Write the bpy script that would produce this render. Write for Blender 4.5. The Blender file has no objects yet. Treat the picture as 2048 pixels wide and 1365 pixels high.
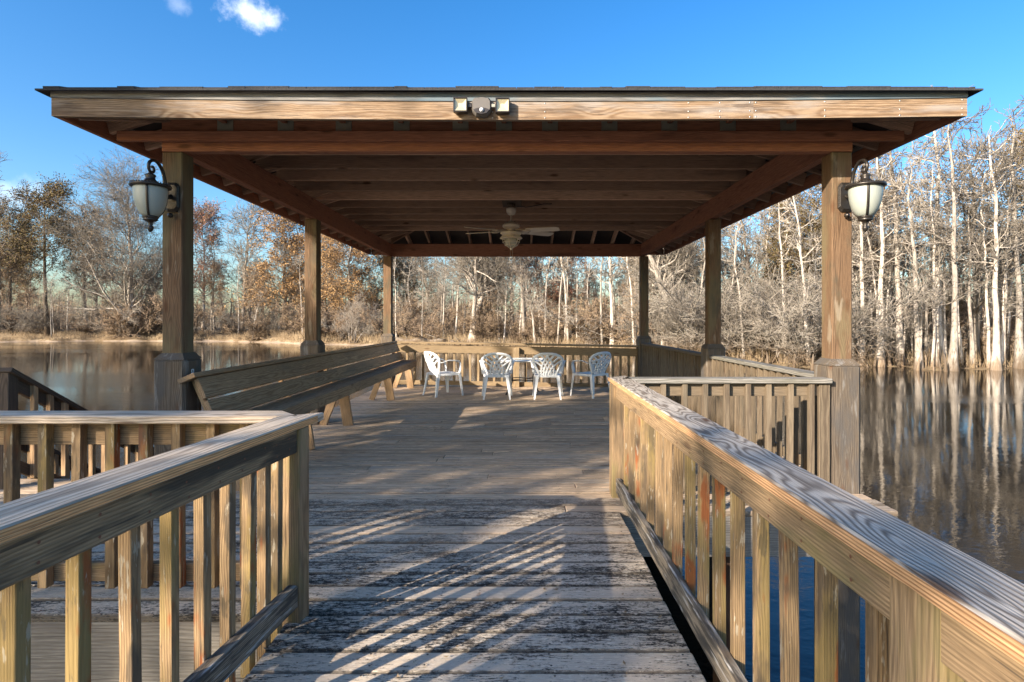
import bpy, math, random
import numpy as np
from mathutils import Vector, Matrix
C = bpy.context.scene.collection
SC = bpy.context.scene
R = math.radians
rnd = random.Random(7)
F, CX, CY, H = 1130.0, 1043.0, 643.0, 1.34      # focal (px of the 2048 px frame), vanishing point, eye height over the deck
ZW = -1.6                                        # river level

def P(x, y, d):
    return Vector(((x-CX)*d/F, d, H-(y-CY)*d/F))

# ------------------------------------------------------------------ node helper
class NT:
    def __init__(s, name):
        s.m = bpy.data.materials.new(name); s.m.use_nodes = True
        s.t = s.m.node_tree; s.b = s.t.nodes['Principled BSDF']; s.out = s.t.nodes['Material Output']
    def n(s, typ, **kw):
        o = s.t.nodes.new(typ)
        for k, v in kw.items():
            if k.startswith('i_'):
                o.inputs[k[2:]].default_value = v
            else: setattr(o, k, v)
        return o
    def l(s, a, b): s.t.links.new(a, b)
    def put(s, sock, v):
        if isinstance(v, bpy.types.NodeSocket): s.l(v, sock)
        else: sock.default_value = v
    def math(s, op, a, b=0.0, c=None, clamp=False):
        o = s.t.nodes.new('ShaderNodeMath'); o.operation = op; o.use_clamp = clamp
        s.put(o.inputs[0], a); s.put(o.inputs[1], b)
        if c is not None: s.put(o.inputs[2], c)
        return o.outputs[0]
    def vmul(s, v, k):
        o = s.t.nodes.new('ShaderNodeVectorMath'); o.operation = 'MULTIPLY'
        s.put(o.inputs[0], v); s.put(o.inputs[1], k); return o.outputs[0]
    def vadd(s, v, k):
        o = s.t.nodes.new('ShaderNodeVectorMath'); o.operation = 'ADD'
        s.put(o.inputs[0], v); s.put(o.inputs[1], k); return o.outputs[0]
    def noise(s, v, scale=1.0, detail=2.0, rough=.5, dist=0.0):
        o = s.n('ShaderNodeTexNoise'); s.put(o.inputs['Vector'], v)
        o.inputs['Scale'].default_value = scale; o.inputs['Detail'].default_value = detail
        o.inputs['Roughness'].default_value = rough; o.inputs['Distortion'].default_value = dist
        return o
    def smooth(s, v, a, b, lo=0.0, hi=1.0):
        o = s.n('ShaderNodeMapRange'); o.interpolation_type = 'SMOOTHSTEP'
        s.put(o.inputs[0], v); o.inputs[1].default_value = a; o.inputs[2].default_value = b
        o.inputs[3].default_value = lo; o.inputs[4].default_value = hi
        return o.outputs[0]
    def mix(s, f, a, b, mode='MIX'):
        o = s.n('ShaderNodeMix'); o.data_type = 'RGBA'; o.blend_type = mode
        s.put(o.inputs[0], f)
        for sock, v in ((o.inputs[6], a), (o.inputs[7], b)):
            if isinstance(v, tuple) and len(v) == 3: v = (*v, 1)
            s.put(sock, v)
        return o.outputs[2]
    def bump(s, h, strength=.3, dist=.01):
        o = s.n('ShaderNodeBump'); o.inputs['Strength'].default_value = strength
        o.inputs['Distance'].default_value = dist; s.l(h, o.inputs['Height']); s.l(o.outputs[0], s.b.inputs['Normal'])
    def color(s, c): s.put(s.b.inputs['Base Color'], (*c, 1) if isinstance(c, tuple) else c)
    def rough(s, r): s.put(s.b.inputs['Roughness'], r)

def wood_core(N, c1, c2, ringf, dist, knot):
    at = N.n('ShaderNodeAttribute', attribute_name='gc').outputs['Vector']
    low = N.noise(N.vmul(at, (.9, 4, 4)), 1.0, 3.0, .55)
    off = N.vmul(N.vadd(low.outputs['Color'], (-.5, -.5, -.5)), (0, dist, dist))
    sp = N.n('ShaderNodeSeparateXYZ'); N.l(N.vadd(at, off), sp.inputs[0])
    vo = N.n('ShaderNodeTexVoronoi', feature='F1'); N.l(N.vmul(at, (2.2, 7, 7)), vo.inputs['Vector']); vo.inputs['Scale'].default_value = 1.0
    vo.inputs['Randomness'].default_value = 1.0
    kd = vo.outputs['Distance']
    y2 = N.math('MULTIPLY', sp.outputs[1], sp.outputs[1]); z2 = N.math('MULTIPLY', sp.outputs[2], sp.outputs[2])
    r = N.math('SQRT', N.math('ADD', y2, z2))
    r = N.math('ADD', r, N.smooth(kd, .45, .03, 0, .022 * knot))
    ph = N.math('MULTIPLY', r, ringf * 6.283)
    ring = N.math('MULTIPLY_ADD', N.math('SINE', ph), .5, .5)
    ring = N.math('POWER', ring, 1.6)
    fine = N.noise(N.vmul(at, (9.0, 230, 230)), 1.0, 3.0, .6).outputs['Fac']
    col = N.mix(ring, c1, c2)
    f2 = N.smooth(fine, .3, .75, .72, 1.22)
    cmb = N.n('ShaderNodeCombineColor')
    for i in range(3): N.l(f2, cmb.inputs[i])
    col = N.mix(1.0, col, cmb.outputs[0], 'MULTIPLY')
    ck = N.noise(N.vadd(N.vmul(at, (2.2, 95, 95)), (3, 7, 1)), 1, 3, .6).outputs['Fac']
    col = N.mix(N.smooth(ck, .64, .70, 0, .75), col, (.055, .042, .03))
    km = N.smooth(kd, .17, .05, 0, knot)
    col = N.mix(km, col, (.10, .045, .02))
    return at, ring, fine, col, km

def board_var(N, col, amt):
    v = N.n('ShaderNodeAttribute', attribute_name='bv').outputs['Fac']
    k = N.math('MULTIPLY_ADD', v, amt, 1 - amt * .5)
    cmb = N.n('ShaderNodeCombineColor')
    for i in range(3): N.l(k, cmb.inputs[i])
    return N.mix(1.0, col, cmb.outputs[0], 'MULTIPLY')

def wood(name, c1, c2, ringf=150, dist=.05, knot=.7, stains=(), var=.35, rough=.8, bump=.5):
    N = NT(name)
    at, ring, fine, col, km = wood_core(N, c1, c2, ringf, dist, knot)
    col = board_var(N, col, var)
    for (sc, lo, hi, c, amt, vec, off) in stains:
        nz = N.noise(N.vadd(N.vmul(at, vec), (off, off*2, 0)), sc, 4.0, .62).outputs['Fac']
        col = N.mix(N.smooth(nz, lo, hi, 0, amt), col, c)
    N.color(col); N.rough(rough)
    N.b.inputs['Specular IOR Level'].default_value = .25
    N.bump(N.math('ADD', N.math('MULTIPLY', ring, .35), fine), bump, .003)
    return N.m

def plain(name, c, rough=.5, metal=0, spec=.5, bump=0, var=0.1, nscale=8):
    N = NT(name)
    tc = N.n('ShaderNodeTexCoord').outputs['Object']
    nz = N.noise(tc, nscale, 4, .6).outputs['Fac']
    a = tuple(x*(1-var) for x in c); b = tuple(min(1, x*(1+var)) for x in c)
    N.color(N.mix(nz, a, b)); N.rough(N.smooth(nz, .2, .8, max(0, rough-.08), min(1, rough+.08)))
    N.b.inputs['Metallic'].default_value = metal; N.b.inputs['Specular IOR Level'].default_value = spec
    if bump: N.bump(nz, bump, .01)
    return N.m

M = {}
moss = (.13, .12, .035); dirt = (.035, .03, .025); greyw = (.30, .28, .26); rust = (.30, .085, .025)
M['post'] = wood('post_wood', (.19, .115, .064), (.12, .07, .038), 110, .07, .8,
    [(1, .46, .66, (.17, .14, .075), .7, (1.2, 5, 5), 0), (1, .50, .66, (.085, .075, .05), .7, (1.6, 5, 5), 7), (1, .60, .68, (.34, .28, .20), .5, (2, 9, 9), 3)], .2)
M['post_base'] = wood('base_wood', (.155, .12, .085), (.10, .073, .05), 90, .08, .8,
    [(1, .42, .66, (.085, .08, .075), .75, (1.6, 5, 5), 0), (1, .55, .7, (.28, .27, .25), .5, (3, 16, 16), 5)], .2)
M['beam'] = wood('beam_wood', (.42, .185, .105), (.29, .12, .07), 120, .06, .7,
    [(1, .5, .75, (.06, .03, .022), .6, (.8, 5, 5), 0)], .3)
M['joist'] = wood('joist_wood', (.52, .33, .225), (.36, .22, .15), 110, .05, .9,
    [(1, .54, .74, (.12, .07, .05), .6, (.9, 5, 5), 0)], .75)
M['fascia'] = wood('fascia_wood', (.35, .245, .155), (.22, .135, .075), 110, .035, .8,
    [(1, .46, .66, (.34, .31, .28), .7, (1.2, 8, 8), 0), (1, .53, .66, (.10, .07, .05), .75, (.9, 6, 6), 5), (1, .58, .66, (.07, .05, .04), .6, (4, 60, 60), 3)], .2)
M['trim'] = wood('trim_wood', (.26, .25, .23), (.17, .16, .15), 120, .04, .2,
    [(1, .5, .62, (.10, .16, .20), .7, (.8, 4, 4), 3)], .2)
M['cap_left'] = wood('cap_left_wood', (.66, .53, .39), (.40, .30, .21), 75, .05, .55,
    [(1, .52, .7, (.38, .31, .25), .5, (1.0, 4, 4), 0)], .1, bump=.8)
M['cap_right'] = wood('cap_right_wood', (.55, .475, .385), (.215, .17, .13), 92, .22, .8,
    [(1, .55, .75, (.37, .30, .24), .35, (1.0, 4, 4), 0)], .05, bump=.9)
M['cap_edge'] = wood('cap_edge_wood', (.74, .44, .22), (.40, .20, .09), 130, .02, .3, [], .1, bump=.6)
M['cap_edge_shade_lift'] = wood('cap_edge_shade_lift_wood', (.86, .47, .21), (.50, .23, .09), 130, .02, .3, [], .1, bump=.6)  # left rail's copy of the edge wood, colour brightened to lift its shaded face
M['cap_dark'] = wood('cap_dark_wood', (.29, .27, .235), (.16, .145, .12), 90, .06, .5,
    [(1, .5, .7, (.12, .11, .07), .6, (1.0, 4, 4), 0)], .2)
M['rail'] = wood('rail_wood', (.34, .228, .125), (.245, .16, .085), 110, .05, .5,
    [(1, .52, .68, (.05, .045, .035), .6, (1.0, 7, 7), 0), (1, .52, .66, (.22, .19, .07), .5, (1.6, 6, 6), 9)], .25)
M['rail_mould'] = wood('rail_mould_wood', (.38, .255, .14), (.26, .175, .095), 110, .05, .4,
    [(1, .42, .55, (.05, .042, .032), .88, (1.3, 9, 9), 0), (1, .68, .71, (.36, .31, .17), .9, (5, 16, 16), 3)], .2, bump=.8)
M['rail_edge'] = wood('rail_rough_wood', (.36, .30, .22), (.17, .13, .09), 130, .04, .4,
    [(1, .45, .56, (.05, .045, .04), .8, (3.0, 30, 30), 0), (1, .56, .64, (.50, .48, .45), .8, (3, 40, 40), 9)], .2, bump=1.0)
M['baluster'] = wood('baluster_wood', (.33, .22, .115), (.21, .135, .07), 130, .05, .6,
    [(1, .48, .62, (.30, .215, .07), .6, (1.0, 5, 5), 0), (1, .575, .65, rust, .85, (1.8, 6, 6), 4),
     (1, .52, .64, (.09, .07, .05), .7, (2.2, 6, 6), 8), (1, .60, .65, (.5, .44, .33), .55, (9, 50, 50), 2), (1, .60, .66, (.10, .08, .05), .6, (6, 26, 26), 12)], .5)
M['bench'] = wood('bench_wood', (.46, .30, .165), (.31, .19, .10), 110, .05, .6,
    [(1, .50, .70, (.17, .13, .09), .6, (.8, 5, 5), 0)], .3)
M['backrail'] = wood('back_rail_wood', (.34, .245, .145), (.22, .155, .085), 110, .05, .6,
    [(1, .55, .7, (.20, .16, .10), .5, (1.0, 5, 5), 0)], .25)
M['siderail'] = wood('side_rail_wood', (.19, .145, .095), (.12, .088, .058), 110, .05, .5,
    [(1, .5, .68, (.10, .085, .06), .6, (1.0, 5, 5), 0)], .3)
M['darkrail'] = wood('dark_rail_wood', (.12, .085, .06), (.07, .05, .036), 110, .05, .5, [], .2)
M['joistside'] = wood('rim_wood', (.27, .24, .20), (.20, .175, .14), 60, .09, .7,
    [(1, .5, .68, (.16, .13, .11), .6, (.8, 4, 4), 0)], .15)
M['pile'] = wood('pile_wood', (.10, .06, .04), (.06, .035, .025), 110, .05, .3, [], .2)
M['table_metal'] = plain('dark_metal', (.03, .028, .026), .45, .6)
M['plastic'] = plain('white_plastic', (.88, .88, .86), .38, 0, .4, var=.05)
M['fan'] = plain('fan_enamel', (.66, .57, .46), .4, 0, .5)
M['bracket'] = plain('galvanised_metal', (.34, .33, .27), .55, .5, .5, .1, .25, 30)
M['shingle'] = plain('asphalt_shingle', (.05, .05, .052), .95, 0, .2, .6, .45, 60)
M['sheath'] = plain('sheathing', (.06, .048, .042), .9, 0, .2, 0, .3, 5)
M['rusty'] = plain('rusty_nail', (.20, .085, .045), .8, .2)
M['nail'] = plain('nail_metal', (.55, .53, .5), .35, .7)
M['white'] = plain('white_paint', (.75, .75, .74), .5)
M['flood'] = plain('flood_body', (.13, .115, .10), .5, .1)
M['flood_dark'] = plain('flood_dark', (.035, .028, .025), .4, .1)
M['flood_panel'] = plain('flood_panel', (.62, .55, .36), .22, .3, .6)
M['lamp_glass'] = plain('frosted_glass', (.35, .37, .32), .42, 0, .5, var=.06, nscale=12)
M['lamp_metal'] = plain('bronze_metal', (.055, .047, .04), .36, .65, .5, .15, .3, 40)
M['fan_glass'] = plain('fan_glass', (.50, .48, .42), .15, 0, .6)
M['tglass'] = plain('table_glass', (.42, .45, .44), .12, 0, .7)

def deck_mat():
    N = NT('deck_planks')
    at, ring, fine, col, km = wood_core(N, (.64, .47, .31), (.45, .32, .205), 90, .06, .5)
    col = board_var(N, col, .4)
    st = N.noise(N.vmul(at, (1.0, 7, 7)), 1, 4, .6).outputs['Fac']
    col = N.mix(N.smooth(st, .50, .70, 0, .6), col, (.44, .39, .32))
    sm = N.noise(N.vmul(at, (5, 40, 40)), 1, 5, .7).outputs['Fac']
    col = N.mix(N.smooth(sm, .56, .68, 0, .7), col, (.10, .08, .06))
    # weathered boards out in the open: grey-white lichen and black mould along the grain
    pos = N.n('ShaderNodeNewGeometry').outputs['Position']
    sp = N.n('ShaderNodeSeparateXYZ'); N.l(pos, sp.inputs[0])
    pn = N.noise(pos, .9, 3, .6).outputs['Fac']
    yy = N.math('ADD', sp.outputs[1], N.math('MULTIPLY', pn, -2.4))
    yy = N.math('ADD', yy, N.math('MULTIPLY', N.n('ShaderNodeAttribute', attribute_name='bv').outputs['Fac'], 1.5))
    old = N.smooth(yy, 1.9, 4.9, 1, 0)
    s1 = N.noise(N.vmul(at, (16, 150, 150)), 1, 6, .74, .4).outputs['Fac']
    s2 = N.noise(N.vmul(at, (3.0, 10, 10)), 1, 4, .65).outputs['Fac']
    s3 = N.noise(N.vadd(N.vmul(at, (26, 110, 110)), (5, 5, 5)), 1, 6, .75).outputs['Fac']
    s5 = N.noise(N.vmul(at, (60, 75, 75)), 1, 4, .7).outputs['Fac']
    bias = N.math('MULTIPLY_ADD', s2, .60, -.30)
    bvv = N.n('ShaderNodeAttribute', attribute_name='bv').outputs['Fac']
    bias = N.math('ADD', bias, N.math('MULTIPLY_ADD', bvv, .16, -.05))
    bias = N.math('ADD', bias, N.math('MULTIPLY_ADD', s5, .5, -.25))
    k = N.math('ADD', s1, bias)
    w = N.mix(N.smooth(k, .43, .54), (.042, .035, .028), (.68, .56, .42))
    w = N.mix(N.smooth(s3, .52, .66, 0, .9), w, (.90, .81, .66))
    w = N.mix(N.smooth(N.math('ADD', s3, N.math('MULTIPLY', s2, .35)), .56, .46, 0, .85), w, (.06, .052, .045))
    # smoother silvery boards here and there
    w = N.mix(N.smooth(bvv, .86, .90, 0, .6), w, (.52, .44, .34))
    s4 = N.noise(pos, 11, 3, .6).outputs['Fac']
    w = N.mix(N.smooth(s4, .68, .74, 0, .7), w, (.26, .11, .05))
    spy = N.n('ShaderNodeSeparateXYZ'); N.l(at, spy.inputs[0])
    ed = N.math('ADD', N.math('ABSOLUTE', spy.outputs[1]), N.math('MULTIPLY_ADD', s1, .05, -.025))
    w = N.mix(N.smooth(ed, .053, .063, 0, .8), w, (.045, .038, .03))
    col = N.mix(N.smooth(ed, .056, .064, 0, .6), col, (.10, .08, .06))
    col = N.mix(old, col, w)
    N.color(col); N.rough(.85); N.b.inputs['Specular IOR Level'].default_value = .2
    h = N.math('ADD', N.math('MULTIPLY', fine, .6), N.math('MULTIPLY', N.math('MULTIPLY', s1, 1.6), old))
    N.bump(h, .9, .005)
    return N.m
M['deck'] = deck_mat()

def bark_mat(name, c1, c2, c3):
    N = NT(name)
    tc = N.n('ShaderNodeTexCoord').outputs['Object']
    oi = N.n('ShaderNodeObjectInfo').outputs['Random']
    n1 = N.noise(N.vmul(tc, (3, 3, .7)), 1.5, 5, .65).outputs['Fac']
    n2 = N.noise(N.vmul(tc, (10, 10, 1.6)), 1.5, 3, .6).outputs['Fac']
    c = N.mix(N.smooth(n1, .38, .66), c1, c2)
    c = N.mix(N.smooth(n2, .50, .68, 0, .8), c, c3)
    so_ = N.n('ShaderNodeSeparateXYZ'); N.l(tc, so_.inputs[0])
    c = N.mix(N.smooth(N.math('ADD', so_.outputs[2], N.math('MULTIPLY', n1, -1.6)), .5, -.7, 0, .85), c, (.17, .115, .07))
    k = N.math('MULTIPLY_ADD', oi, .6, .62)
    cmb = N.n('ShaderNodeCombineColor')
    for i in range(3): N.l(k, cmb.inputs[i])
    N.color(N.mix(1, c, cmb.outputs[0], 'MULTIPLY')); N.rough(.95); N.b.inputs['Specular IOR Level'].default_value = .1
    return N.m
M['bark_pale'] = bark_mat('pale_bark', (.58, .51, .43), (.38, .325, .265), (.13, .105, .08))
M['bark_grey'] = bark_mat('grey_bark', (.33, .285, .23), (.21, .175, .14), (.11, .085, .065))
M['bark_dark'] = bark_mat('dark_bark', (.17, .135, .10), (.10, .08, .06), (.05, .04, .03))
M['twig_pale'] = bark_mat('pale_twig', (.42, .365, .30), (.28, .23, .18), (.20, .15, .11))
M['twig_brown'] = bark_mat('brown_twig', (.40, .30, .21), (.28, .20, .14), (.16, .11, .07))
M['twig_grey'] = bark_mat('grey_twig', (.36, .315, .26), (.24, .20, .16), (.13, .13, .09))

def leaf_mat(name, a, b, c):
    N = NT(name)
    tc = N.n('ShaderNodeTexCoord').outputs['Object']
    n1 = N.noise(tc, .45, 3, .6).outputs['Fac']; n2 = N.noise(tc, 6, 2, .6).outputs['Fac']
    oi = N.n('ShaderNodeObjectInfo').outputs['Random']
    col = N.mix(N.smooth(n1, .35, .65), a, b); col = N.mix(N.smooth(n2, .45, .65, 0, .7), col, c)
    k = N.math('MULTIPLY_ADD', oi, .4, .8)
    cmb = N.n('ShaderNodeCombineColor')
    for i in range(3): N.l(k, cmb.inputs[i])
    N.color(N.mix(1, col, cmb.outputs[0], 'MULTIPLY')); N.rough(.8); N.b.inputs['Specular IOR Level'].default_value = .1
    return N.m
M['leaf_orange'] = leaf_mat('rust_leaf', (.46, .275, .12), (.34, .19, .08), (.56, .37, .18))
M['leaf_brown'] = leaf_mat('brown_leaf', (.34, .24, .14), (.24, .165, .095), (.42, .31, .18))
M['leaf_olive'] = leaf_mat('olive_leaf', (.20, .15, .065), (.13, .105, .045), (.28, .20, .09))
M['leaf_red'] = leaf_mat('red_leaf', (.38, .17, .105), (.30, .12, .08), (.45, .26, .18))

def terrain_mat():
    N = NT('riverbank')
    pos = N.n('ShaderNodeNewGeometry').outputs['Position']
    sp = N.n('ShaderNodeSeparateXYZ'); N.l(pos, sp.inputs[0])
    n1 = N.noise(pos, .35, 5, .6).outputs['Fac']; n2 = N.noise(pos, 3, 5, .7).outputs['Fac']
    c = N.mix(N.smooth(n1, .4, .6), (.22, .155, .09), (.33, .245, .145))
    c = N.mix(N.smooth(n2, .45, .65, 0, .7), c, (.11, .075, .045))
    hz = N.math('ADD', sp.outputs[2], N.math('MULTIPLY', n1, -.9))
    sand = N.smooth(hz, ZW - .42, ZW - .24, 1, 0)
    c = N.mix(N.math('MULTIPLY', sand, N.smooth(sp.outputs[0], 5, -10)), c, (.36, .275, .20))
    N.color(c); N.rough(.95); N.bump(n2, .8, .15)
    N.b.inputs['Specular IOR Level'].default_value = .1
    return N.m
M['terrain'] = terrain_mat()
M['grass'] = leaf_mat('dry_grass', (.36, .265, .16), (.26, .18, .105), (.44, .34, .215))

def water_mat():
    N = NT('river_water')
    pos = N.n('ShaderNodeNewGeometry').outputs['Position']
    N.color((.016, .013, .009)); 
    n1 = N.noise(N.vmul(pos, (1.6, 2.6, 1)), 1.0, 3, .55).outputs['Fac']
    n2 = N.noise(N.vmul(pos, (9, 14, 1)), 1.0, 2, .5).outputs['Fac']
    patch = N.noise(N.vmul(pos, (.03, .13, 1)), 1.0, 2, .5).outputs['Fac']
    pm = N.smooth(patch, .48, .60, .25, 1.0)
    h = N.math('MULTIPLY', N.math('ADD', N.math('MULTIPLY', n1, 1.0), N.math('MULTIPLY', n2, .35)), pm)
    N.bump(h, .22, .04)
    N.rough(N.smooth(patch, .5, .62, .015, .10)); N.b.inputs['IOR'].default_value = 1.36
    N.b.inputs['Specular IOR Level'].default_value = .6
    return N.m
M['water'] = water_mat()

# ------------------------------------------------------------------ mesh builder
TV = []; TF = []
def _tmpl():
    idx = {}
    for sx in (-1, 1):
        for sy in (-1, 1):
            for sz in (-1, 1):
                for a in range(3):
                    idx[(sx, sy, sz, a)] = len(TV)
                    TV.append((sx, sy, sz, a))
    fs = []
    for a in range(3):
        b, c = [i for i in range(3) if i != a]
        for s in (-1, 1):
            q = []
            for (sb, sc) in ((-1, -1), (1, -1), (1, 1), (-1, 1)):
                k = [0, 0, 0]; k[a] = s; k[b] = sb; k[c] = sc
                q.append(idx[(*k, a)])
            fs.append(q)
    for a in range(3):
        b, c = [i for i in range(3) if i != a]
        for sb in (-1, 1):
            for sc in (-1, 1):
                k0 = [0, 0, 0]; k1 = [0, 0, 0]
                k0[a] = -1; k1[a] = 1; k0[b] = k1[b] = sb; k0[c] = k1[c] = sc
                fs.append([idx[(*k0, b)], idx[(*k1, b)], idx[(*k1, c)], idx[(*k0, c)]])
    for sx in (-1, 1):
        for sy in (-1, 1):
            for sz in (-1, 1):
                fs.append([idx[(sx, sy, sz, a)] for a in range(3)])
    def pos(v):
        sx, sy, sz, a = v; p = [sx * .9, sy * .9, sz * .9]; p[a] = (sx, sy, sz)[a]; return Vector(p)
    for f in fs:
        ps = [pos(TV[i]) for i in f]
        nrm = (ps[1] - ps[0]).cross(ps[2] - ps[0]); cen = sum(ps, Vector()) / len(ps)
        TF.append(f if nrm.dot(cen) > 0 else f[::-1])
_tmpl()

def set_attr(me, name, arr, typ='FLOAT_VECTOR'):
    a = me.attributes.new(name, typ, 'POINT')
    a.data.foreach_set('vector' if typ == 'FLOAT_VECTOR' else 'value', np.asarray(arr, dtype=np.float32).ravel())

def root_loc(o):
    p = Vector()
    while o is not None: p += o.location; o = o.parent
    return p

class MB:
    def __init__(s): s.v = []; s.f = []; s.g = []; s.b = []; s.sm = []
    def box(s, c, ax, ay, az, hx, hy, hz, ch=.003, m0=0, m1=0, gsc=1.0, pith=None):
        c = Vector(c); base = len(s.v)
        ox = rnd.random() * 60; bv = rnd.random()
        py, pz = pith if pith else (rnd.uniform(-.5, .5) * hy, rnd.uniform(.02, .10) + hz)
        ch = min(ch, hx * .4, hy * .4, hz * .4)
        for (sx, sy, sz, a) in TV:
            h = [hx - ch, hy - ch, hz - ch]; h[a] = (hx, hy, hz)[a]
            x, y, z = sx * h[0], sy * h[1], sz * h[2]
            x += (m1 if sx > 0 else m0) * y
            s.v.append(c + ax * x + ay * y + az * z)
            s.g.append((x * gsc + ox, y + py, z + pz)); s.b.append(bv)
        for f in TF: s.f.append([base + i for i in f]); s.sm.append(False)
        return s
    def beam(s, a, b, w, t, up=(0, 0, 1), ch=.003, m0=0, m1=0, pith=None):
        """board whose centre line runs a->b, width w sideways, thickness t along up"""
        a = Vector(a); b = Vector(b); ax = (b - a).normalized(); up = Vector(up)
        ay = up.cross(ax).normalized(); az = ax.cross(ay)
        return s.box((a + b) / 2, ax, ay, az, (b - a).length / 2, w / 2, t / 2, ch, m0, m1, pith=pith)
    def cube(s, x0, x1, y0, y1, z0, z1, ch=.003, along=0, pith=None):
        c = Vector(((x0+x1)/2, (y0+y1)/2, (z0+z1)/2)); h = [(x1-x0)/2, (y1-y0)/2, (z1-z0)/2]
        E = [Vector((1, 0, 0)), Vector((0, 1, 0)), Vector((0, 0, 1))]
        i = along; j = (i+1) % 3; k = (i+2) % 3
        return s.box(c, E[i], E[j], E[k], h[i], h[j], h[k], ch, pith=pith)
    def poly(s, verts, faces, smooth=False, g=None):
        base = len(s.v); ox = rnd.random() * 50; bv = rnd.random()
        for v in verts:
            v = Vector(v); s.v.append(v); s.g.append((v.z + ox, v.x, v.y) if g is None else g(v)); s.b.append(bv)
        for f in faces: s.f.append([base + i for i in f]); s.sm.append(smooth)
        return s
    def lathe(s, prof, c, n=24, axis='z', smooth=True):
        c = Vector(c); vs = []; fs = []
        for (r, z) in prof:
            for k in range(n):
                a = 2 * math.pi * k / n
                p = Vector((r * math.cos(a), r * math.sin(a), z))
                if axis == 'y': p = Vector((p.x, -p.z, p.y))
                if axis == 'x': p = Vector((p.z, p.x, p.y))
                vs.append(c + p)
        m = len(prof)
        for i in range(m - 1):
            for k in range(n):
                k2 = (k + 1) % n
                fs.append([i*n+k, i*n+k2, (i+1)*n+k2, (i+1)*n+k])
        if prof[0][0] > 1e-4: fs.append(list(range(n))[::-1])
        if prof[-1][0] > 1e-4: fs.append([(m-1)*n+k for k in range(n)])
        return s.poly(vs, fs, smooth)
    def tube(s, pts, rad, n=8, smooth=True):
        pts = [Vector(p) for p in pts]
        if not isinstance(rad, (list, tuple)): rad = [rad] * len(pts)
        vs = []; fs = []; prev = None
        for i, p in enumerate(pts):
            t = (pts[min(i+1, len(pts)-1)] - pts[max(i-1, 0)]).normalized()
            if prev is None:
                u = t.cross(Vector((0, 0, 1)) if abs(t.z) < .9 else Vector((1, 0, 0))).normalized()
            else: u = (prev - t * prev.dot(t)).normalized()
            prev = u; w = t.cross(u)
            for k in range(n):
                a = 2 * math.pi * k / n
                vs.append(p + (u * math.cos(a) + w * math.sin(a)) * rad[i])
        for i in range(len(pts) - 1):
            for k in range(n):
                k2 = (k + 1) % n
                fs.append([i*n+k, i*n+k2, (i+1)*n+k2, (i+1)*n+k])
        fs.append(list(range(n))[::-1]); fs.append([(len(pts)-1)*n+k for k in range(n)])
        return s.poly(vs, fs, smooth)
    def ribbon(s, pts, nrms, widths, th, smooth=True):
        """solid strip: centre points, surface normals, half widths, thickness"""
        vs = []; fs = []; n = len(pts)
        for i in range(n):
            p = Vector(pts[i]); t = (Vector(pts[min(i+1, n-1)]) - Vector(pts[max(i-1, 0)])).normalized()
            nn = Vector(nrms[i] if isinstance(nrms, list) else nrms).normalized(); side = t.cross(nn).normalized(); nn = side.cross(t)
            w = widths[i] if isinstance(widths, list) else widths
            for (a, b) in ((-1, -1), (1, -1), (1, 1), (-1, 1)): vs.append(p + side * w * a + nn * th / 2 * b)
        for i in range(n - 1):
            for k in range(4):
                k2 = (k+1) % 4; fs.append([i*4+k, i*4+k2, (i+1)*4+k2, (i+1)*4+k])
        fs.append([3, 2, 1, 0]); fs.append([(n-1)*4+k for k in range(4)])
        return s.poly(vs, fs, smooth)
    def build(s, name, mat, parent=None, label=None, cat=None, group=None, kind=None, origin=None):
        o0 = root_loc(parent) if parent else Vector()
        V = np.array([tuple(v) for v in s.v], dtype=np.float64)
        if parent is None:
            if origin is None: origin = ((V[:, 0].min()+V[:, 0].max())/2, (V[:, 1].min()+V[:, 1].max())/2, V[:, 2].min())
            o0 = Vector(origin)
        V = V - np.array(o0)
        me = bpy.data.meshes.new(name); me.from_pydata([tuple(v) for v in V], [], s.f)
        set_attr(me, 'gc', s.g); set_attr(me, 'bv', s.b, 'FLOAT')
        me.polygons.foreach_set('use_smooth', s.sm)
        if isinstance(mat, str): mat = M[mat]
        me.materials.append(mat)
        o = bpy.data.objects.new(name, me); C.objects.link(o)
        if parent: o.parent = parent
        else: o.location = o0
        tag(o, label, cat, group, kind)
        return o
def tag(o, label=None, cat=None, group=None, kind=None):
    if label: o['label'] = label
    if cat: o['category'] = cat
    if group: o['group'] = group
    if kind: o['kind'] = kind
def thing(name, loc, label, cat, group=None, rz=0):
    o = bpy.data.objects.new(name, None); C.objects.link(o); o.location = loc; o.rotation_euler = (0, 0, rz)
    o.empty_display_size = .2
    tag(o, label, cat, group); return o
def copy_tree(o, parent=None):
    c = o.copy(); C.objects.link(c)
    if parent: c.parent = parent
    for ch in [x for x in o.children]: copy_tree(ch, c)
    return c
X_, Y_, Z_ = Vector((1, 0, 0)), Vector((0, 1, 0)), Vector((0, 0, 1))

# ------------------------------------------------------------------ camera, light, sky
cam = bpy.data.cameras.new('camera'); co = bpy.data.objects.new('camera', cam); C.objects.link(co)
co.location = (0, 0, H); co.rotation_euler = (R(90), 0, 0)
cam.sensor_width = 36; cam.lens = F / 2048 * 36
cam.shift_x = -(CX - 1024) / 2048; cam.shift_y = -(682.5 - CY) / 2048
cam.clip_end = 3000; cam.clip_start = .05; SC.camera = co
SUN_AZ, SUN_EL = R(225), R(22)
sl = bpy.data.lights.new('sun', 'SUN'); so = bpy.data.objects.new('sun', sl); C.objects.link(so)
sl.energy = 4.4; sl.angle = R(.5); sl.color = (1, .885, .75)
sd = Vector((math.sin(SUN_AZ) * math.cos(SUN_EL), math.cos(SUN_AZ) * math.cos(SUN_EL), math.sin(SUN_EL)))
so.rotation_euler = sd.to_track_quat('Z', 'Y').to_euler(); so.location = sd * 20
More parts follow.
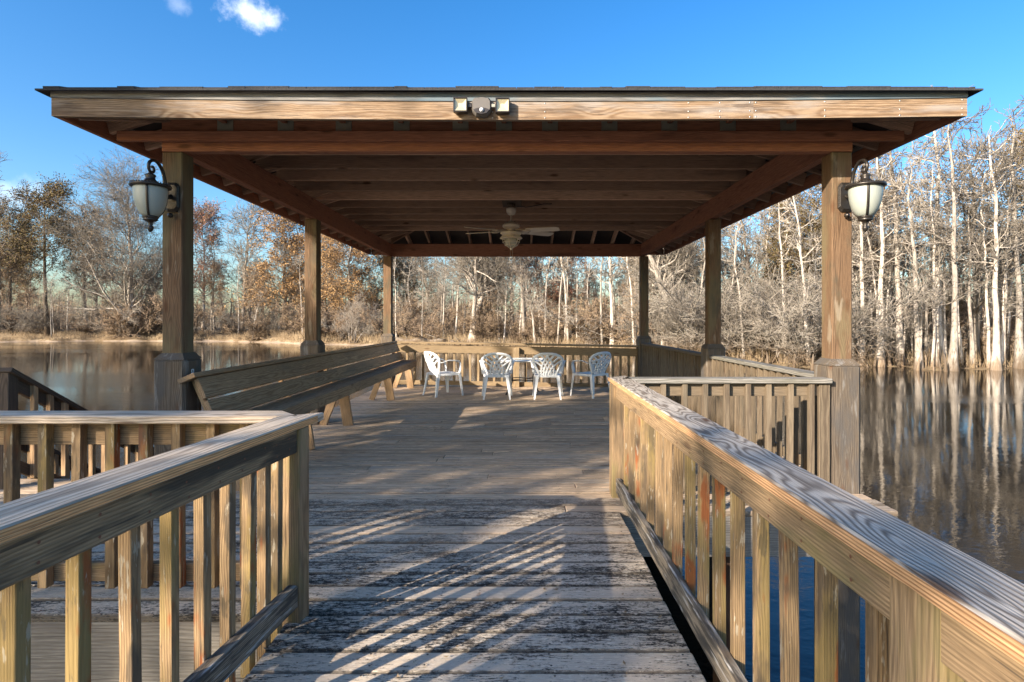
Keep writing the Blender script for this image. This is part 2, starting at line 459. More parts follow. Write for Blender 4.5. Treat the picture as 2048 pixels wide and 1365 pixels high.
wd = bpy.data.worlds.new('World'); SC.world = wd; wd.use_nodes = True
nt = wd.node_tree; bg = nt.nodes['Background']
class WN(NT):
    def __init__(s): s.t = nt
W = WN()
sky = W.n('ShaderNodeTexSky'); sky.sky_type = 'NISHITA'; sky.sun_disc = False
sky.sun_elevation = SUN_EL; sky.sun_rotation = SUN_AZ; sky.ozone_density = 2.0; sky.dust_density = 1.6; sky.air_density = 1.1
hs = W.n('ShaderNodeHueSaturation'); W.l(sky.outputs[0], hs.inputs['Color']); hs.inputs['Saturation'].default_value = 1.42; hs.inputs['Value'].default_value = 1.0
skc = W.mix(1.0, hs.outputs[0], (.88, .98, 1.12), 'MULTIPLY')
dirv = W.n('ShaderNodeTexCoord').outputs['Generated']
def cloud(px, py, rx, ry, seed):
    d = Vector(((px-CX)/F, 1, (CY-py)/F)).normalized()
    sub = W.vadd(dirv, tuple(-d)); sp = W.n('ShaderNodeSeparateXYZ'); W.l(W.vmul(sub, (1/rx, 1/rx, 1/ry)), sp.inputs[0])
    ln = W.n('ShaderNodeVectorMath', operation='LENGTH'); W.l(W.vmul(sub, (1/rx, 1/rx, 1/ry)), ln.inputs[0])
    nz = W.noise(W.vadd(dirv, (seed, 0, 0)), 26, 6, .6).outputs['Fac']
    k = W.math('ADD', ln.outputs['Value'], W.math('MULTIPLY_ADD', nz, -2.4, 1.2))
    return W.smooth(k, 1.15, .1, 0, 1)
cl = W.math('MAXIMUM', W.math('MULTIPLY', cloud(492, 26, .042, .020, 1), .62), W.math('MULTIPLY', cloud(30, 395, .06, .025, 4), .22))
cl = W.math('MAXIMUM', cl, W.math('MULTIPLY', cloud(358, 12, .02, .012, 8), .15))
skc = W.mix(cl, skc, (8.5, 8.7, 9.2))
W.l(skc, bg.inputs[0]); bg.inputs[1].default_value = .096
vs = SC.view_settings; vs.view_transform = 'Standard'; vs.look = 'None'; vs.exposure = 1.42; vs.gamma = 1
SC.cycles.max_bounces = 5; SC.cycles.diffuse_bounces = 4; SC.cycles.glossy_bounces = 2; SC.cycles.transparent_max_bounces = 4

# ------------------------------------------------------------------ terrain and river
TS = [(-.95, 81), (-.66, 83), (-.52, 81), (-.39, 74), (-.21, 66), (-.04, 60), (.14, 54), (.27, 47), (.40, 39), (.58, 36), (.89, 34)]
def shoreY(t):
    if t <= TS[0][0]: b = TS[0][1]
    elif t >= TS[-1][0]: b = TS[-1][1]
    else:
        for (a, ya), (c, yc) in zip(TS, TS[1:]):
            if a <= t <= c: b = ya + (yc - ya) * (t - a) / (c - a); break
    return b + 1.1 * math.sin(t * 23) + .7 * math.sin(t * 57 + 1) + .35 * math.sin(t * 131)
def groundz(t, s):
    lf = min(1, max(0, (.25 - t) / .6))
    if s <= 0: return ZW + s * .15
    h = ZW + (.10 + .35 * lf) * (1 - math.exp(-s / .8)) + (.15 + .85 * lf) * (1 - math.exp(-s / 9))
    h += (.05 + .14 * lf) * math.sin(t * 71 + s * .5) * min(1, s / 2) + .10 * math.sin(t * 29 - s * .31) * min(1, s / 2)
    return max(h, ZW + .04)
def build_terrain():
    ts = sorted(set([round(-7 + i * .5, 3) for i in range(29)] + [round(-1.3 + i * .0125, 4) for i in range(209)]))
    ss = [-14, -6, -2, -.6, 0, .3, .7, 1.3, 2, 3, 4.5, 6, 8, 11, 15, 20, 27, 36, 50, 75, 120, 220, 450, 900]
    b = MB(); vs = []; fs = []
    for s in ss:
        for t in ts:
            y = shoreY(t) + s; vs.append((t * y, y, groundz(t, s)))
    n = len(ts)
    for i in range(len(ss) - 1):
        for j in range(n - 1): fs.append([i*n+j, i*n+j+1, (i+1)*n+j+1, (i+1)*n+j])
    b.poly(vs, fs, True, g=lambda v: v)
    b.build('riverbank', 'terrain', kind='structure', origin=(0, 60, ZW))
    b = MB(); vs = []; fs = []
    xs = [-600, -200, -80, -40] + list(range(-30, 31, 3)) + [40, 80, 200, 600]; ys = [-7, -8.5, -10, -13, -20, -40, -120, -600]
    zs = [ZW - .8, ZW - .1, ZW + .5, -.6, -.2, 0, .3, .8]
    for y, z in zip(ys, zs):
        for x in xs: vs.append((x, y + (math.sin(x * .2) if y > -100 else 0), z + .1 * math.sin(x * .7 + y)))
    n = len(xs)
    for i in range(len(ys) - 1):
        for j in range(n - 1): fs.append([i*n+j+1, i*n+j, (i+1)*n+j, (i+1)*n+j+1])
    b.poly(vs, fs, True, g=lambda v: v)
    b.build('near_bank', 'terrain', kind='structure', origin=(0, -10, ZW))
    b = MB(); b.poly([(-900, -20, ZW), (900, -20, ZW), (900, 400, ZW), (-900, 400, ZW)], [[0, 1, 2, 3]])
    b.build('river', 'water', kind='structure', origin=(0, 0, ZW))
build_terrain()

# ------------------------------------------------------------------ deck
GX0, GX1, GY0, GY1 = -2.92, 2.66, 4.0, 11.72     # gazebo deck outline
WX0, WX1 = -1.05, .69                            # walkway
PX0, PY0, PY1 = -5.4, 2.63, 4.84                 # side platform on the left
def build_deck():
    b = MB(); y = -7.5; W_ = .140; gap = .010
    while y < GY1 + .02:
        yc = y + W_ / 2
        segs = []
        if yc < PY0: segs = [(WX0, WX1)]
        elif yc < GY0: segs = [(PX0, WX1)]
        elif yc < PY1: segs = [(PX0, GX1)]
        else: segs = [(GX0, GX1)]
        for (x0, x1) in segs:
            cuts = [x0, x1]
            if x1 - x0 > 3: cuts = [x0, rnd.uniform(x0 + 1.2, x1 - 1.2), x1]
            for a, c in zip(cuts, cuts[1:]):
                j = rnd.uniform(-.006, .006)
                b.cube(a + .001 + (j if a == x0 else 0), c - .001 + (j if c == x1 else 0), y + gap / 2, y + W_ - gap / 2, -.038, rnd.uniform(-.003, .003), .007, pith=(0.0, rnd.uniform(.03, .1)))
        y += W_
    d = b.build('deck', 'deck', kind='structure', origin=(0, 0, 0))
    y_edge = -7.5 + W_ * math.ceil((PY0 + 7.5) / W_ - .5)
    def rim(x0, x1, y0, y1, z0=-.325, z1=-.04, al=0): MB().cube(x0, x1, y0, y1, z0, z1, .004, al).build('rim_joist', 'joistside', d)
    pe = y_edge; ge = -7.5 + W_ * math.ceil((GY0 + 7.5) / W_ - .5)
    rim(PX0, WX0 - .002, pe + .01, pe + .048)
    rim(WX1 + .002, GX1, ge + .01, ge + .048)
    rim(WX0 + .02, WX0 + .058, -7.4, pe, al=1); rim(WX1 - .058, WX1 - .02, -7.4, ge + .008, al=1)
    rim(GX1 - .045, GX1 - .007, ge + .05, GY1, al=1); rim(GX0 + .007, GX0 + .045, PY1, GY1, al=1)
    rim(GX0, GX1, GY1 - .05, GY1 - .012); rim(PX0 + .01, PX0 + .048, pe + .05, PY1, al=1); rim(PX0 + .05, GX0 - .002, PY1 - .06, PY1 - .022)
    for x in (-.4, .1): rim(x, x + .038, -7.4, pe + .3, al=1)
    for x in (-4.5, -3.5, -2.0, -1.5, -.6, .3, 1.2, 2.0): rim(x, x + .038, ge + .05 if x > WX1 else pe + .05, PY1 - .07 if x < GX0 else GY1 - .06, al=1)
    def pile(x, y): MB().lathe([(.11, ZW - 1.2), (.105, -.3), (.10, -.045)], (x, y, 0), 12).build('piling', 'pile', d)
    for (x, y) in ((-2.0, 3.0), (-5.0, 3.0), (-5.0, 4.5), (-.85, .5), (.50, .5), (-.85, -3), (.50, -3), (-.85, 3.0), (.50, 3.3), (1.6, 4.4),
                   (0, 7.5), (0, 11.4), (1.4, 11.4), (-1.4, 11.4), (0, 5)): pile(x, y)
    rr = random.Random(3); b = MB(); y = -1.0
    while y < 8:
        for x in (-1.0, -.6, -.38, .12, .64) if y < GY0 else (-2.0, -1.5, -.6, .3, 1.2, 2.0):
            for dy in (.035, .105):
                xx = x+rr.uniform(-.012, .012); b.lathe([(.0048, .0045), (.0048, .0055), (0, .0055)], (xx, -7.5 + .14*round((y+7.5)/.14) + dy + rr.uniform(-.006, .006), 0), 6)
        y += .14
    b.build('screw_heads', 'flood_dark', d, kind='stuff')
    b = MB()
    for i in range(230):
        y = 1.0 + 7*rr.random()**1.6; x = rr.uniform(WX0, WX1) if y < 4 else rr.uniform(-2.0, 2.3); a = rr.uniform(0, 6.28); L = rr.uniform(.006, .016); w_ = L*rr.uniform(.25, .6)
        u = Vector((math.cos(a), math.sin(a), 0)); v = Vector((-u.y, u.x, 0)); c = Vector((x, y, .006+rr.random()*.003))
        b.poly([c-u*L+Z_*rr.uniform(0, .006), c-v*w_, c+u*L+Z_*rr.uniform(0, .008), c+v*w_], [[0, 1, 2, 3]])
    b.build('leaf_litter', 'leaf_brown', kind='stuff', label='tiny dead leaves and twigs scattered on the deck boards')
    return d
deck = build_deck()

# ------------------------------------------------------------------ gazebo
PXL, PXR = -2.74, 2.515
PYS = [4.51, 7.42, 11.61]
def sag(x): return -.025 * (1 - ((x + .085) / 3.18) ** 2)
def build_gazebo():
    g = thing('gazebo', (-.1, 7.9, 0), 'open timber gazebo with a low hip roof at the end of the walkway', 'gazebo')
    for i, y in enumerate(PYS):
        for x in (PXL, PXR):
            b = MB(); b.cube(x-.08, x+.08, y-.08, y+.08, .9, 2.67, .008, 2)
            p = b.build('post', 'post', g)
            b = MB(); h = .125; zt = 1.0 if x > 0 else 1.045
            bx = x + (.0 if x > 0 else .0)
            b.box((bx, y, (zt - 2.6) / 2), Z_, X_, Y_, (zt + 2.6) / 2, h, h, .02)
            # chamfered shoulder above the box
            v = [(bx+sx*(h-.002), y+sy*(h-.002), zt-.006) for sx, sy in ((-1,-1),(1,-1),(1,1),(-1,1))] + [(bx+sx*(.083), y+sy*(.083), zt+.045) for sx, sy in ((-1,-1),(1,-1),(1,1),(-1,1))]
            b.poly(v, [[0,1,5,4],[1,2,6,5],[2,3,7,6],[3,0,4,7],[4,5,6,7]])
            pb = b.build('post_base', 'post_base', p)
            if i == 0:
                b = MB()
                for zz in (.55, .86): 
                    for dx in (-.08, 0, .08): b.lathe([(.005, 0), (.005, -.003), (0, -.004)], (bx+dx, y-h+.001, zz+rnd.uniform(-.01, .01)), 8, 'y')
                b.build('nail_head', 'nail', pb)
                if x < 0:
                    b = MB(); f = MB()
                    xs = bx + h + .002; yc = y - .02; zc = .93
                    pts = [(0, .028), (.012, .028), (.012, .002), (-.012, .002), (-.012, .028), (0, .028)]
                    b.tube([(xs, yc+u, zc+w) for u, w in pts], .004, 6)
                    pts = [(0, .0), (.013, .0), (.013, -.03), (-.013, -.03), (-.013, .0), (0, 0)]
                    b.tube([(xs, yc+u, zc+w) for u, w in pts], .004, 6)
                    b.build('house_number', 'white', pb, label='small pale figure 8 fixed on the post base')
    bz0, bz1 = 2.672, 2.925
    # perimeter beams
    MB().beam((PXL-.08, PYS[0]-.04, (bz0+bz1)/2), (PXR+.08, PYS[0]-.04, (bz0+bz1)/2), .085, bz1-bz0).build('beam', 'beam', g)
    MB().beam((PXL+.02, PYS[2]+.02, (bz0+bz1)/2), (PXR-.02, PYS[2]+.02, (bz0+bz1)/2), .085, bz1-bz0).build('beam', 'beam', g)
    for x in (PXL+.02, PXR-.02):
        for (ya, yb) in ((PYS[0]+.006, PYS[1]-.001), (PYS[1]+.001, PYS[2]+.064)):
            MB().beam((x, ya, (bz0+bz1)/2+.002), (x, yb, (bz0+bz1)/2+.002), .085, bz1-bz0-.004).build('beam', 'beam', g)
    # ledger in front of the front beam, running out to the eaves
    MB().beam((-3.13, 4.385, 2.775), (2.96, 4.385, 2.775), .040, .075).build('ledger', 'beam', g)
    # ceiling joists
    y = 4.90
    for k in range(11):
        MB().beam((PXL-.03, y, 2.999+rnd.uniform(-.002, .004)), (PXR+.03, y, 2.999+rnd.uniform(-.002, .004)), .042, .14, ch=.007).build('ceiling_joist', 'joist', g)
        y += .50
    # roof
    ex0, ex1, ey0, ey1 = -3.235, 3.065, 3.97, 12.15
    ez = 2.935; tp = .30
    hw = (ex1-ex0)/2; cx = (ex0+ex1)/2; rz = ez + tp*hw; ry0, ry1 = ey0+hw, ey1-hw
    def slab(dz0, dz1, ov):
        e = [(ex0-ov, ey0-ov), (ex1+ov, ey0-ov), (ex1+ov, ey1+ov), (ex0-ov, ey1+ov)]
        v = []
        for dz in (dz0, dz1):
            v += [(x, y_, ez-ov*tp+dz) for x, y_ in e] + [(cx, ry0, rz+dz), (cx, ry1, rz+dz)]
        # sag on the front edge handled by extra points
        f = [[0,4,1],[1,4,5,2],[2,5,3],[3,5,4,0]]
        up = [[a+6 for a in q][::-1] for q in f]
        side = [[0,1,7,6],[1,2,8,7],[2,3,9,8],[3,0,6,9]]
        return v, f + up + side
    v, f = slab(0.0, .014, .0); b = MB(); b.poly(v, f); roof = b.build('roof', 'sheath', g)
    v, f = slab(.018, .030, .10); b = MB(); b.poly(v, f)
    x = ex0 - .05
    while x < ex1 + .04:                         # tabs of the starter courses show as steps along the eaves
        w_ = rnd.choice((.09, .12, .17, .30)); x2 = min(x + w_, ex1 + .05)
        hh = rnd.choice((.004, .009, .014))
        b.beam(((x+x2)/2, ey0-.095, ez+.004), ((x+x2)/2, ey0+.02, ez+.004+.115*tp), x2-x-.004, .006+hh*1.5, up=(0, -tp, 1), ch=.001)
        x = x2
    for s_, xe in ((-1, ex0), (1, ex1)):
        y = ey0 + .06
        while y < ey1:
            y2 = y + rnd.choice((.12, .17, .30))
            hh = rnd.choice((.004, .009, .014))
            b.beam((xe+s_*.09, (y+y2)/2, ez+.006), (xe-s_*.02, (y+y2)/2, ez+.006+.11*tp), y2-y-.004, .006+hh*1.5, up=(s_*tp, 0, 1), ch=.001)
            y = y2
    b.build('shingles', 'shingle', roof)
    # fascia boards (front one in two lengths, slightly sagging), thin trim strip above
    def fasc(pts, z0, z1, th, name, mat, dy=0, join=None):
        cuts = [0] + ([join] if join else []) + [len(pts)-1]
        for a, c in zip(cuts, cuts[1:]):
            b = MB(); ox = rnd.random()*30; vs_ = []; fs_ = []; gg = []
            q = pts[a:c+1]
            L = 0; 
            for i, (x, y_, n_) in enumerate(q):
                if i: L += math.hypot(x-q[i-1][0], y_-q[i-1][1])
                s0 = sag(x) if n_[1] else (-.0)
                for (o_, z) in ((0, z0), (0, z1), (th, z1), (th, z0)):
                    vs_.append((x + n_[0]*(dy+o_), y_ + n_[1]*(dy+o_), z + s0)); gg.append((L+ox, z-z0-.03, .07+o_))
            n = len(q)
            for i in range(n-1):
                for k in range(4): fs_.append([i*4+k, i*4+(k+1) % 4, (i+1)*4+(k+1) % 4, (i+1)*4+k])
            fs_.append([3, 2, 1, 0]); fs_.append([(n-1)*4+k for k in range(4)])
            it = iter(gg); b.poly(vs_, fs_, g=lambda v: next(it)); b.build(name, mat, g)
    N_ = 21; fx0, fx1, fy = -3.27, 3.10, 3.93
    xs = [fx0 + (fx1-fx0)*i/(N_-1) for i in range(N_)]
    j = min(range(N_), key=lambda i: abs(xs[i] - (1507-CX)*fy/F)); xs[j] = (1507-CX)*fy/F
    fasc([(x, fy, (0, -1)) for x in xs], 2.768, 2.892, -.038, 'fascia_board', 'fascia', 0, j)
    fasc([(x, fy, (0, -1)) for x in xs], 2.894, 2.955, .020, 'drip_board', 'trim', -.012)
    for x in (fx0, fx1-.038): MB().beam((x+.019, fy+.04, 2.83), (x+.019, 12.15, 2.83), .038, .124).build('fascia_board', 'beam', g); MB().beam((x+.019, fy+.04, 2.925), (x+.019, 12.15, 2.925), .045, .055).build('drip_board', 'trim', g)
    MB().beam((fx0+.04, 12.17, 2.83), (fx1-.04, 12.17, 2.83), .038, .124).build('fascia_board', 'beam', g)
    b = MB()
    for px in (985, 1090, 1377, 1440, 1500, 1512, 1650, 1800, 1925):
        for py in (208, 222, 232):
            x = (px-CX)*fy/F; b.lathe([(.006, 0), (.006, -.003), (0, -.004)], (x, fy-.0005, 2.78 + (232-py)*.0042 + sag(x)), 6, 'y')
    b.build('nail_head', 'nail', g)
    # lookouts and the galvanised hangers above the ledger
    for px in (450, 571, 687, 803, 921, 1008, 1100, 1219, 1339, 1456, 1577):
        x = (px-CX)*4.42/F
        lo = MB().beam((x, 3.975, 2.905), (x, 4.415, 2.915), .038, .060).build('lookout', 'beam', g)
        b = MB(); yb = PYS[0]-.0875
        o_ = [(-.062, .10), (-.062, .012), (-.052, 0), (.052, 0), (.062, .012), (.062, .10)]
        vv = [(x+u, yb+.004, 2.814+w_) for u, w_ in o_] + [(x+u, yb, 2.814+w_) for u, w_ in o_]
        b.poly(vv, [[6, 7, 8, 9, 10, 11]] + [[k, (k+1) % 6, 6+(k+1) % 6, 6+k] for k in range(6)])
        b.build('joist_hanger', 'bracket', lo)
    # rafters
    def zr(d): return ez + tp*d - .075
    for s_ in (-1, 1):
        xe = ex0+.02 if s_ < 0 else ex1-.02
        y = 4.4
        while y < 11.95:
            run = min(hw, y-ey0, ey1-y) - .06
            if run > .25:
                MB().beam((xe, y, zr(.0)), (xe - s_*run, y, zr(run)), .038, .135, up=(s_*tp, 0, 1)).build('rafter', 'joist', g)
            y += .42
    for fr in (0, 1):
        yv = ey0+.02 if fr == 0 else ey1-.02
        x = ex0+.5
        while x < ex1-.3:
            run = min(hw, x-ex0, ex1-x) - .06
            if run > .25: MB().beam((x, yv, zr(.0)), (x, yv + (run if fr == 0 else -run), zr(run)), .038, .135, up=(0, -tp if fr == 0 else tp, 1)).build('rafter', 'joist', g)
            x += .42
    for (sx, sy, x, y_, yr) in ((1, 1, ex0, ey0, ry0), (-1, 1, ex1, ey0, ry0), (1, -1, ex0, ey1, ry1), (-1, -1, ex1, ey1, ry1)):
        MB().beam((x+sx*.06, y_+sy*.06, zr(.03)-.01), (cx, yr, zr(hw)-.01), .04, .16).build('hip_rafter', 'joist', g)
    MB().beam((cx, ry0, rz-.11), (cx, ry1, rz-.11), .04, .19).build('ridge_board', 'joist', g)
    # blocking that carries the fan
    MB().tube([(-.085, 7.65, 2.90), (.06, 7.66, 2.885), (.20, 7.72, 2.92), (.30, 7.80, 2.96), (.42, 7.872, 2.975)], .006, 6).build('cable', 'flood_dark', g)
    MB().cube(-.26, .0, 7.425, 7.878, 2.93, 2.968, .003).build('fan_block', 'darkrail', g); MB().lathe([(.058, 2.869), (.058, 2.929)], (-.14, 7.65, 0), 12).build('fan_block', 'darkrail', g)
build_gazebo()

# ------------------------------------------------------------------ railings
def railing(name, label, a, b, side, cap_z, bals, capw=.15, cap_off=.03, mats=('cap_dark', 'rail', 'rail', 'baluster'), rail_z=(.757, .86), bot_z=(.04, .15),
            bal_z=(-.02, .86), posts=(), m=(0, 0), cat='railing', group=None, bw=.040, post_w=.09, cap_t=.038, top_t=.038, cap_ext=(0, 0), edge=False, capz1=None, pith=None, brail_th=.038):
    """a,b = ends of the rail centre line (xy); side=+1/-1: balusters on left/right of a->b. bals: distances from a. posts: (dist, lateral, z0, z1)"""
    a = Vector((a[0], a[1], 0)); b = Vector((b[0], b[1], 0)); ax = (b-a).normalized(); ay = Z_.cross(ax) * side; L = (b-a).length
    root = thing(name, tuple((a+b)/2), label, cat, group)
    dz = 0 if capz1 is None else capz1 - cap_z
    def pt(d, lat, z): return a + ax*d + ay*lat + Z_*(z + dz*d/L)
    c = MB().beam(pt(cap_ext[0], cap_off, cap_z-cap_t/2), pt(L+cap_ext[1], cap_off, cap_z-cap_t/2), capw, cap_t, ch=.005, m0=m[0]*side, m1=m[1]*side, pith=pith).build('cap_rail', mats[0], root)
    if edge:
        MB().beam(pt(cap_ext[0]+.0, cap_off-capw/2-.0012, cap_z-cap_t/2), pt(L+cap_ext[1]+m[1]*-capw/2, cap_off-capw/2-.0012, cap_z-cap_t/2), .0024, cap_t-.009, ch=.0005).build('cap_edge', 'cap_edge_shade_lift' if side < 0 else 'cap_edge', c, label='fresh orange sawn edge of the cap board')
    zc = (rail_z[0]+min(rail_z[1], cap_z-cap_t-.001))/2; zh = (min(rail_z[1], cap_z-cap_t-.001)-rail_z[0])
    blocks = sorted([(p[0]-post_w/2, p[0]+post_w/2) for p in posts if abs(p[1]) < .03])
    def pieces():
        s = 0; out = []
        for (p0, p1) in blocks:
            if p0 > s+.05: out.append((s, p0-.001))
            s = max(s, p1+.001)
        if s < L-.02: out.append((s, L))
        return out
    for (s0, s1) in pieces():
        MB().beam(pt(s0, 0, zc), pt(s1, 0, zc), top_t, zh).build('top_rail', mats[1], root)
        if bot_z: MB().beam(pt(s0, 0, (bot_z[0]+bot_z[1])/2), pt(s1, 0, (bot_z[0]+bot_z[1])/2), brail_th, bot_z[1]-bot_z[0], ch=.006).build('bottom_rail', mats[2], root)
    for (d, lat, z0, z1) in posts:
        p0 = pt(d, lat, 0)
        MB().box((p0.x, p0.y, (z0+z1)/2), Z_, ax, Z_.cross(ax), (z1-z0)/2, post_w/2, post_w/2, .004).build('rail_post', 'rail' if mats[1] == 'rail_mould' else mats[1], root)
    for d in bals:
        p0 = pt(d, top_t/2+bw/2+.001, 0); j = rnd.uniform(-.004, .004); tz = dz*d/L
        z1 = min(bal_z[1], cap_z-cap_t-.002) + tz
        zt_ = Vector((rnd.gauss(0, .004), rnd.gauss(0, .004), 1)).normalized(); ax_ = (ax + Z_.cross(ax)*rnd.gauss(0, .03)); ax_ = (ax_ - zt_*ax_.dot(zt_)).normalized()
        MB().box((p0.x+j, p0.y, (bal_z[0]+z1)/2+rnd.uniform(-.006, .0)), zt_, ax_, zt_.cross(ax_), (z1-bal_z[0])/2, bw/2, bw/2, .002).build('baluster', mats[3], root)
    if edge:
        b_ = MB()
        for d in bals:
            for zz in (rail_z[0]+.025, rail_z[0]+.075):
                p0 = pt(d + rnd.uniform(-.008, .008), -top_t/2 - .0005, zz + rnd.uniform(-.006, .006)); q = p0 - ay*.002
                u = ax*.0045; v = Z_*.0045
                b_.poly([q+u*math.cos(t_)+v*math.sin(t_) for t_ in [k*math.pi/4 for k in range(8)]], [list(range(8)) if side < 0 else list(range(8))[::-1]])
        b_.build('nail_heads', 'rusty', root, kind='stuff')
    return root
# right walkway railing (runs from the gazebo corner back past the camera)
y0 = 4.36
ys = [4.15, 3.95, 3.76, 3.57, 3.38, 3.18, 2.98, 2.79, 2.60, 2.41, 2.22, 2.02, 1.83, 1.63, 1.44, 1.22, .80, .60, .4, .2, 0, -.2, -.4, -.6, -.8]
railing('walkway_railing', 'long railing along the right side of the walkway, wavy grained grey cap', (.734, 4.40), (.734, -1.6), 1, .90, [4.40-y for y in ys],
        capw=.155, cap_off=.034, mats=('cap_right', 'rail', 'rail_edge', 'baluster'), posts=((.045, 0.024, -.30, .861), (3.37, .05, -.30, .861), (5.4, .05, -.3, .861)), m=(-1, 0), edge=True,
        cap_ext=(-.115, 0), post_w=.14, bal_z=(.0, .86), pith=(.01, .085))
# left walkway railing, slightly out of line with the walkway
ang = math.atan(.10)
A = Vector((-1.005, 2.60)); D = Vector((-math.sin(ang), -math.cos(ang)))
Bp = A + D*4.2
bl = [.16, .26, .36, .50, .64, .80, .965, 1.13, 1.30, 1.47, 1.64, 1.81, 1.98, 2.15, 2.32, 2.49]
railing('walkway_railing', 'railing along the left side of the walkway with mould-blackened top rail', A, Bp, -1, .90, bl, capw=.16, cap_off=.045,
        mats=('cap_left', 'rail_mould', 'rail_edge', 'baluster'), posts=((.047, .014, -.30, .861), (3.0, .04, -.3, .861)), m=(.905, 0), edge=True, cap_ext=(-.07, 0), bal_z=(-.06, .86),
        bot_z=(.07, .17), brail_th=.05, pith=(.0, .05))
# left cross railing on the platform edge
cb = [.20 + .16*k for k in range(26)]
railing('platform_railing', 'grey capped railing crossing the left platform in front of the stairs', (-1.115, 2.74), (-5.3, 2.74), 1, .90, cb, capw=.16, cap_off=.035,
        mats=('cap_left', 'rail', 'rail', 'baluster'), posts=((2.2, -.0, -.04, .861),), m=(-.905*1, 0), bot_z=(.085, .175), bal_z=(.075, .86), cap_ext=(.02-.03, 0), bw=.044, rail_z=(.745, .86))
# right cross railing
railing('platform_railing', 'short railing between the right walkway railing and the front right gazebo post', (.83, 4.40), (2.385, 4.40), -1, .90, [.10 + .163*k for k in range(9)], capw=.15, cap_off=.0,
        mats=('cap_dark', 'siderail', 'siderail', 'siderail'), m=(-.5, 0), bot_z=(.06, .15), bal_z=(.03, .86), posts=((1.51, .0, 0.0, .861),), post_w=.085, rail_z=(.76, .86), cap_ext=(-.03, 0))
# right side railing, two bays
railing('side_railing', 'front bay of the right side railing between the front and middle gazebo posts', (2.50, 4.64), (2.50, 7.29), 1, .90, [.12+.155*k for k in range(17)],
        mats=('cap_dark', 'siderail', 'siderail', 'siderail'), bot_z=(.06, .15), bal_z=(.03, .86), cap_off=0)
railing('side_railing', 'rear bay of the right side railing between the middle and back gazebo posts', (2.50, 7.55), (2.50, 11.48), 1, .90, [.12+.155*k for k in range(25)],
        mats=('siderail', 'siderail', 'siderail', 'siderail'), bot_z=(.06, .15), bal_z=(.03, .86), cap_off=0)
# back railing
railing('back_railing', 'sunlit railing across the back of the gazebo behind the white chairs', (-2.61, 11.60), (2.38, 11.60), 1, .935, [.09+.163*k for k in range(31) if abs(.09+.163*k-2.50) > .09],
        mats=('backrail', 'backrail', 'backrail', 'backrail'), bot_z=(.05, .14), bal_z=(.03, .87), rail_z=(.71, .87), cap_off=-.01, posts=((2.50, -.062, 0, .80),), post_w=.13, capz1=.845, bw=.045)

# ------------------------------------------------------------------ stairs down to the river on the left
def build_stairs():
    g = thing('staircase', (-4.7, 5.9, -.6), 'wooden stairs with dark sloping handrail going down from the left platform', 'stairs')
    sl_ = .59
    def z(y): return -sl_*(y-4.86)
    for x in (-4.13, -5.27):
        MB().beam((x, 4.80, z(4.86)-.16), (x, 7.9, z(7.9)-.16), .04, .24).build('stringer', 'darkrail', g)
        MB().cube(x-.045, x+.045, 4.50, 4.59, -.3, .93, .004, 2).build('stair_post', 'darkrail', g)
        MB().cube(x-.045, x+.045, 7.3, 7.39, ZW-.8, z(7.35)+.85, .004, 2).build('stair_post', 'darkrail', g)
        MB().beam((x, 4.50, .955), (x, 7.6, .955-sl_*3.1), .14, .038).build('handrail', 'darkrail', g)
        MB().beam((x+.0, 4.60, .85), (x, 7.29, .85-sl_*2.69), .038, .13).build('top_rail', 'darkrail', g)
        MB().beam((x+.0, 4.60, .17), (x, 7.29, .17-sl_*2.69), .038, .085).build('bottom_rail', 'darkrail', g)
        y = 4.72
        while y < 7.25:
            zz = -sl_*(y-4.6)
            MB().cube(x+.021, x+.061, y, y+.04, zz+.1, zz+.88, .002, 2).build('baluster', 'bench', g); y += .16
    for k in range(9):
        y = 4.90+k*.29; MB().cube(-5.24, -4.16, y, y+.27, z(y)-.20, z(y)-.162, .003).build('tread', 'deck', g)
build_stairs()

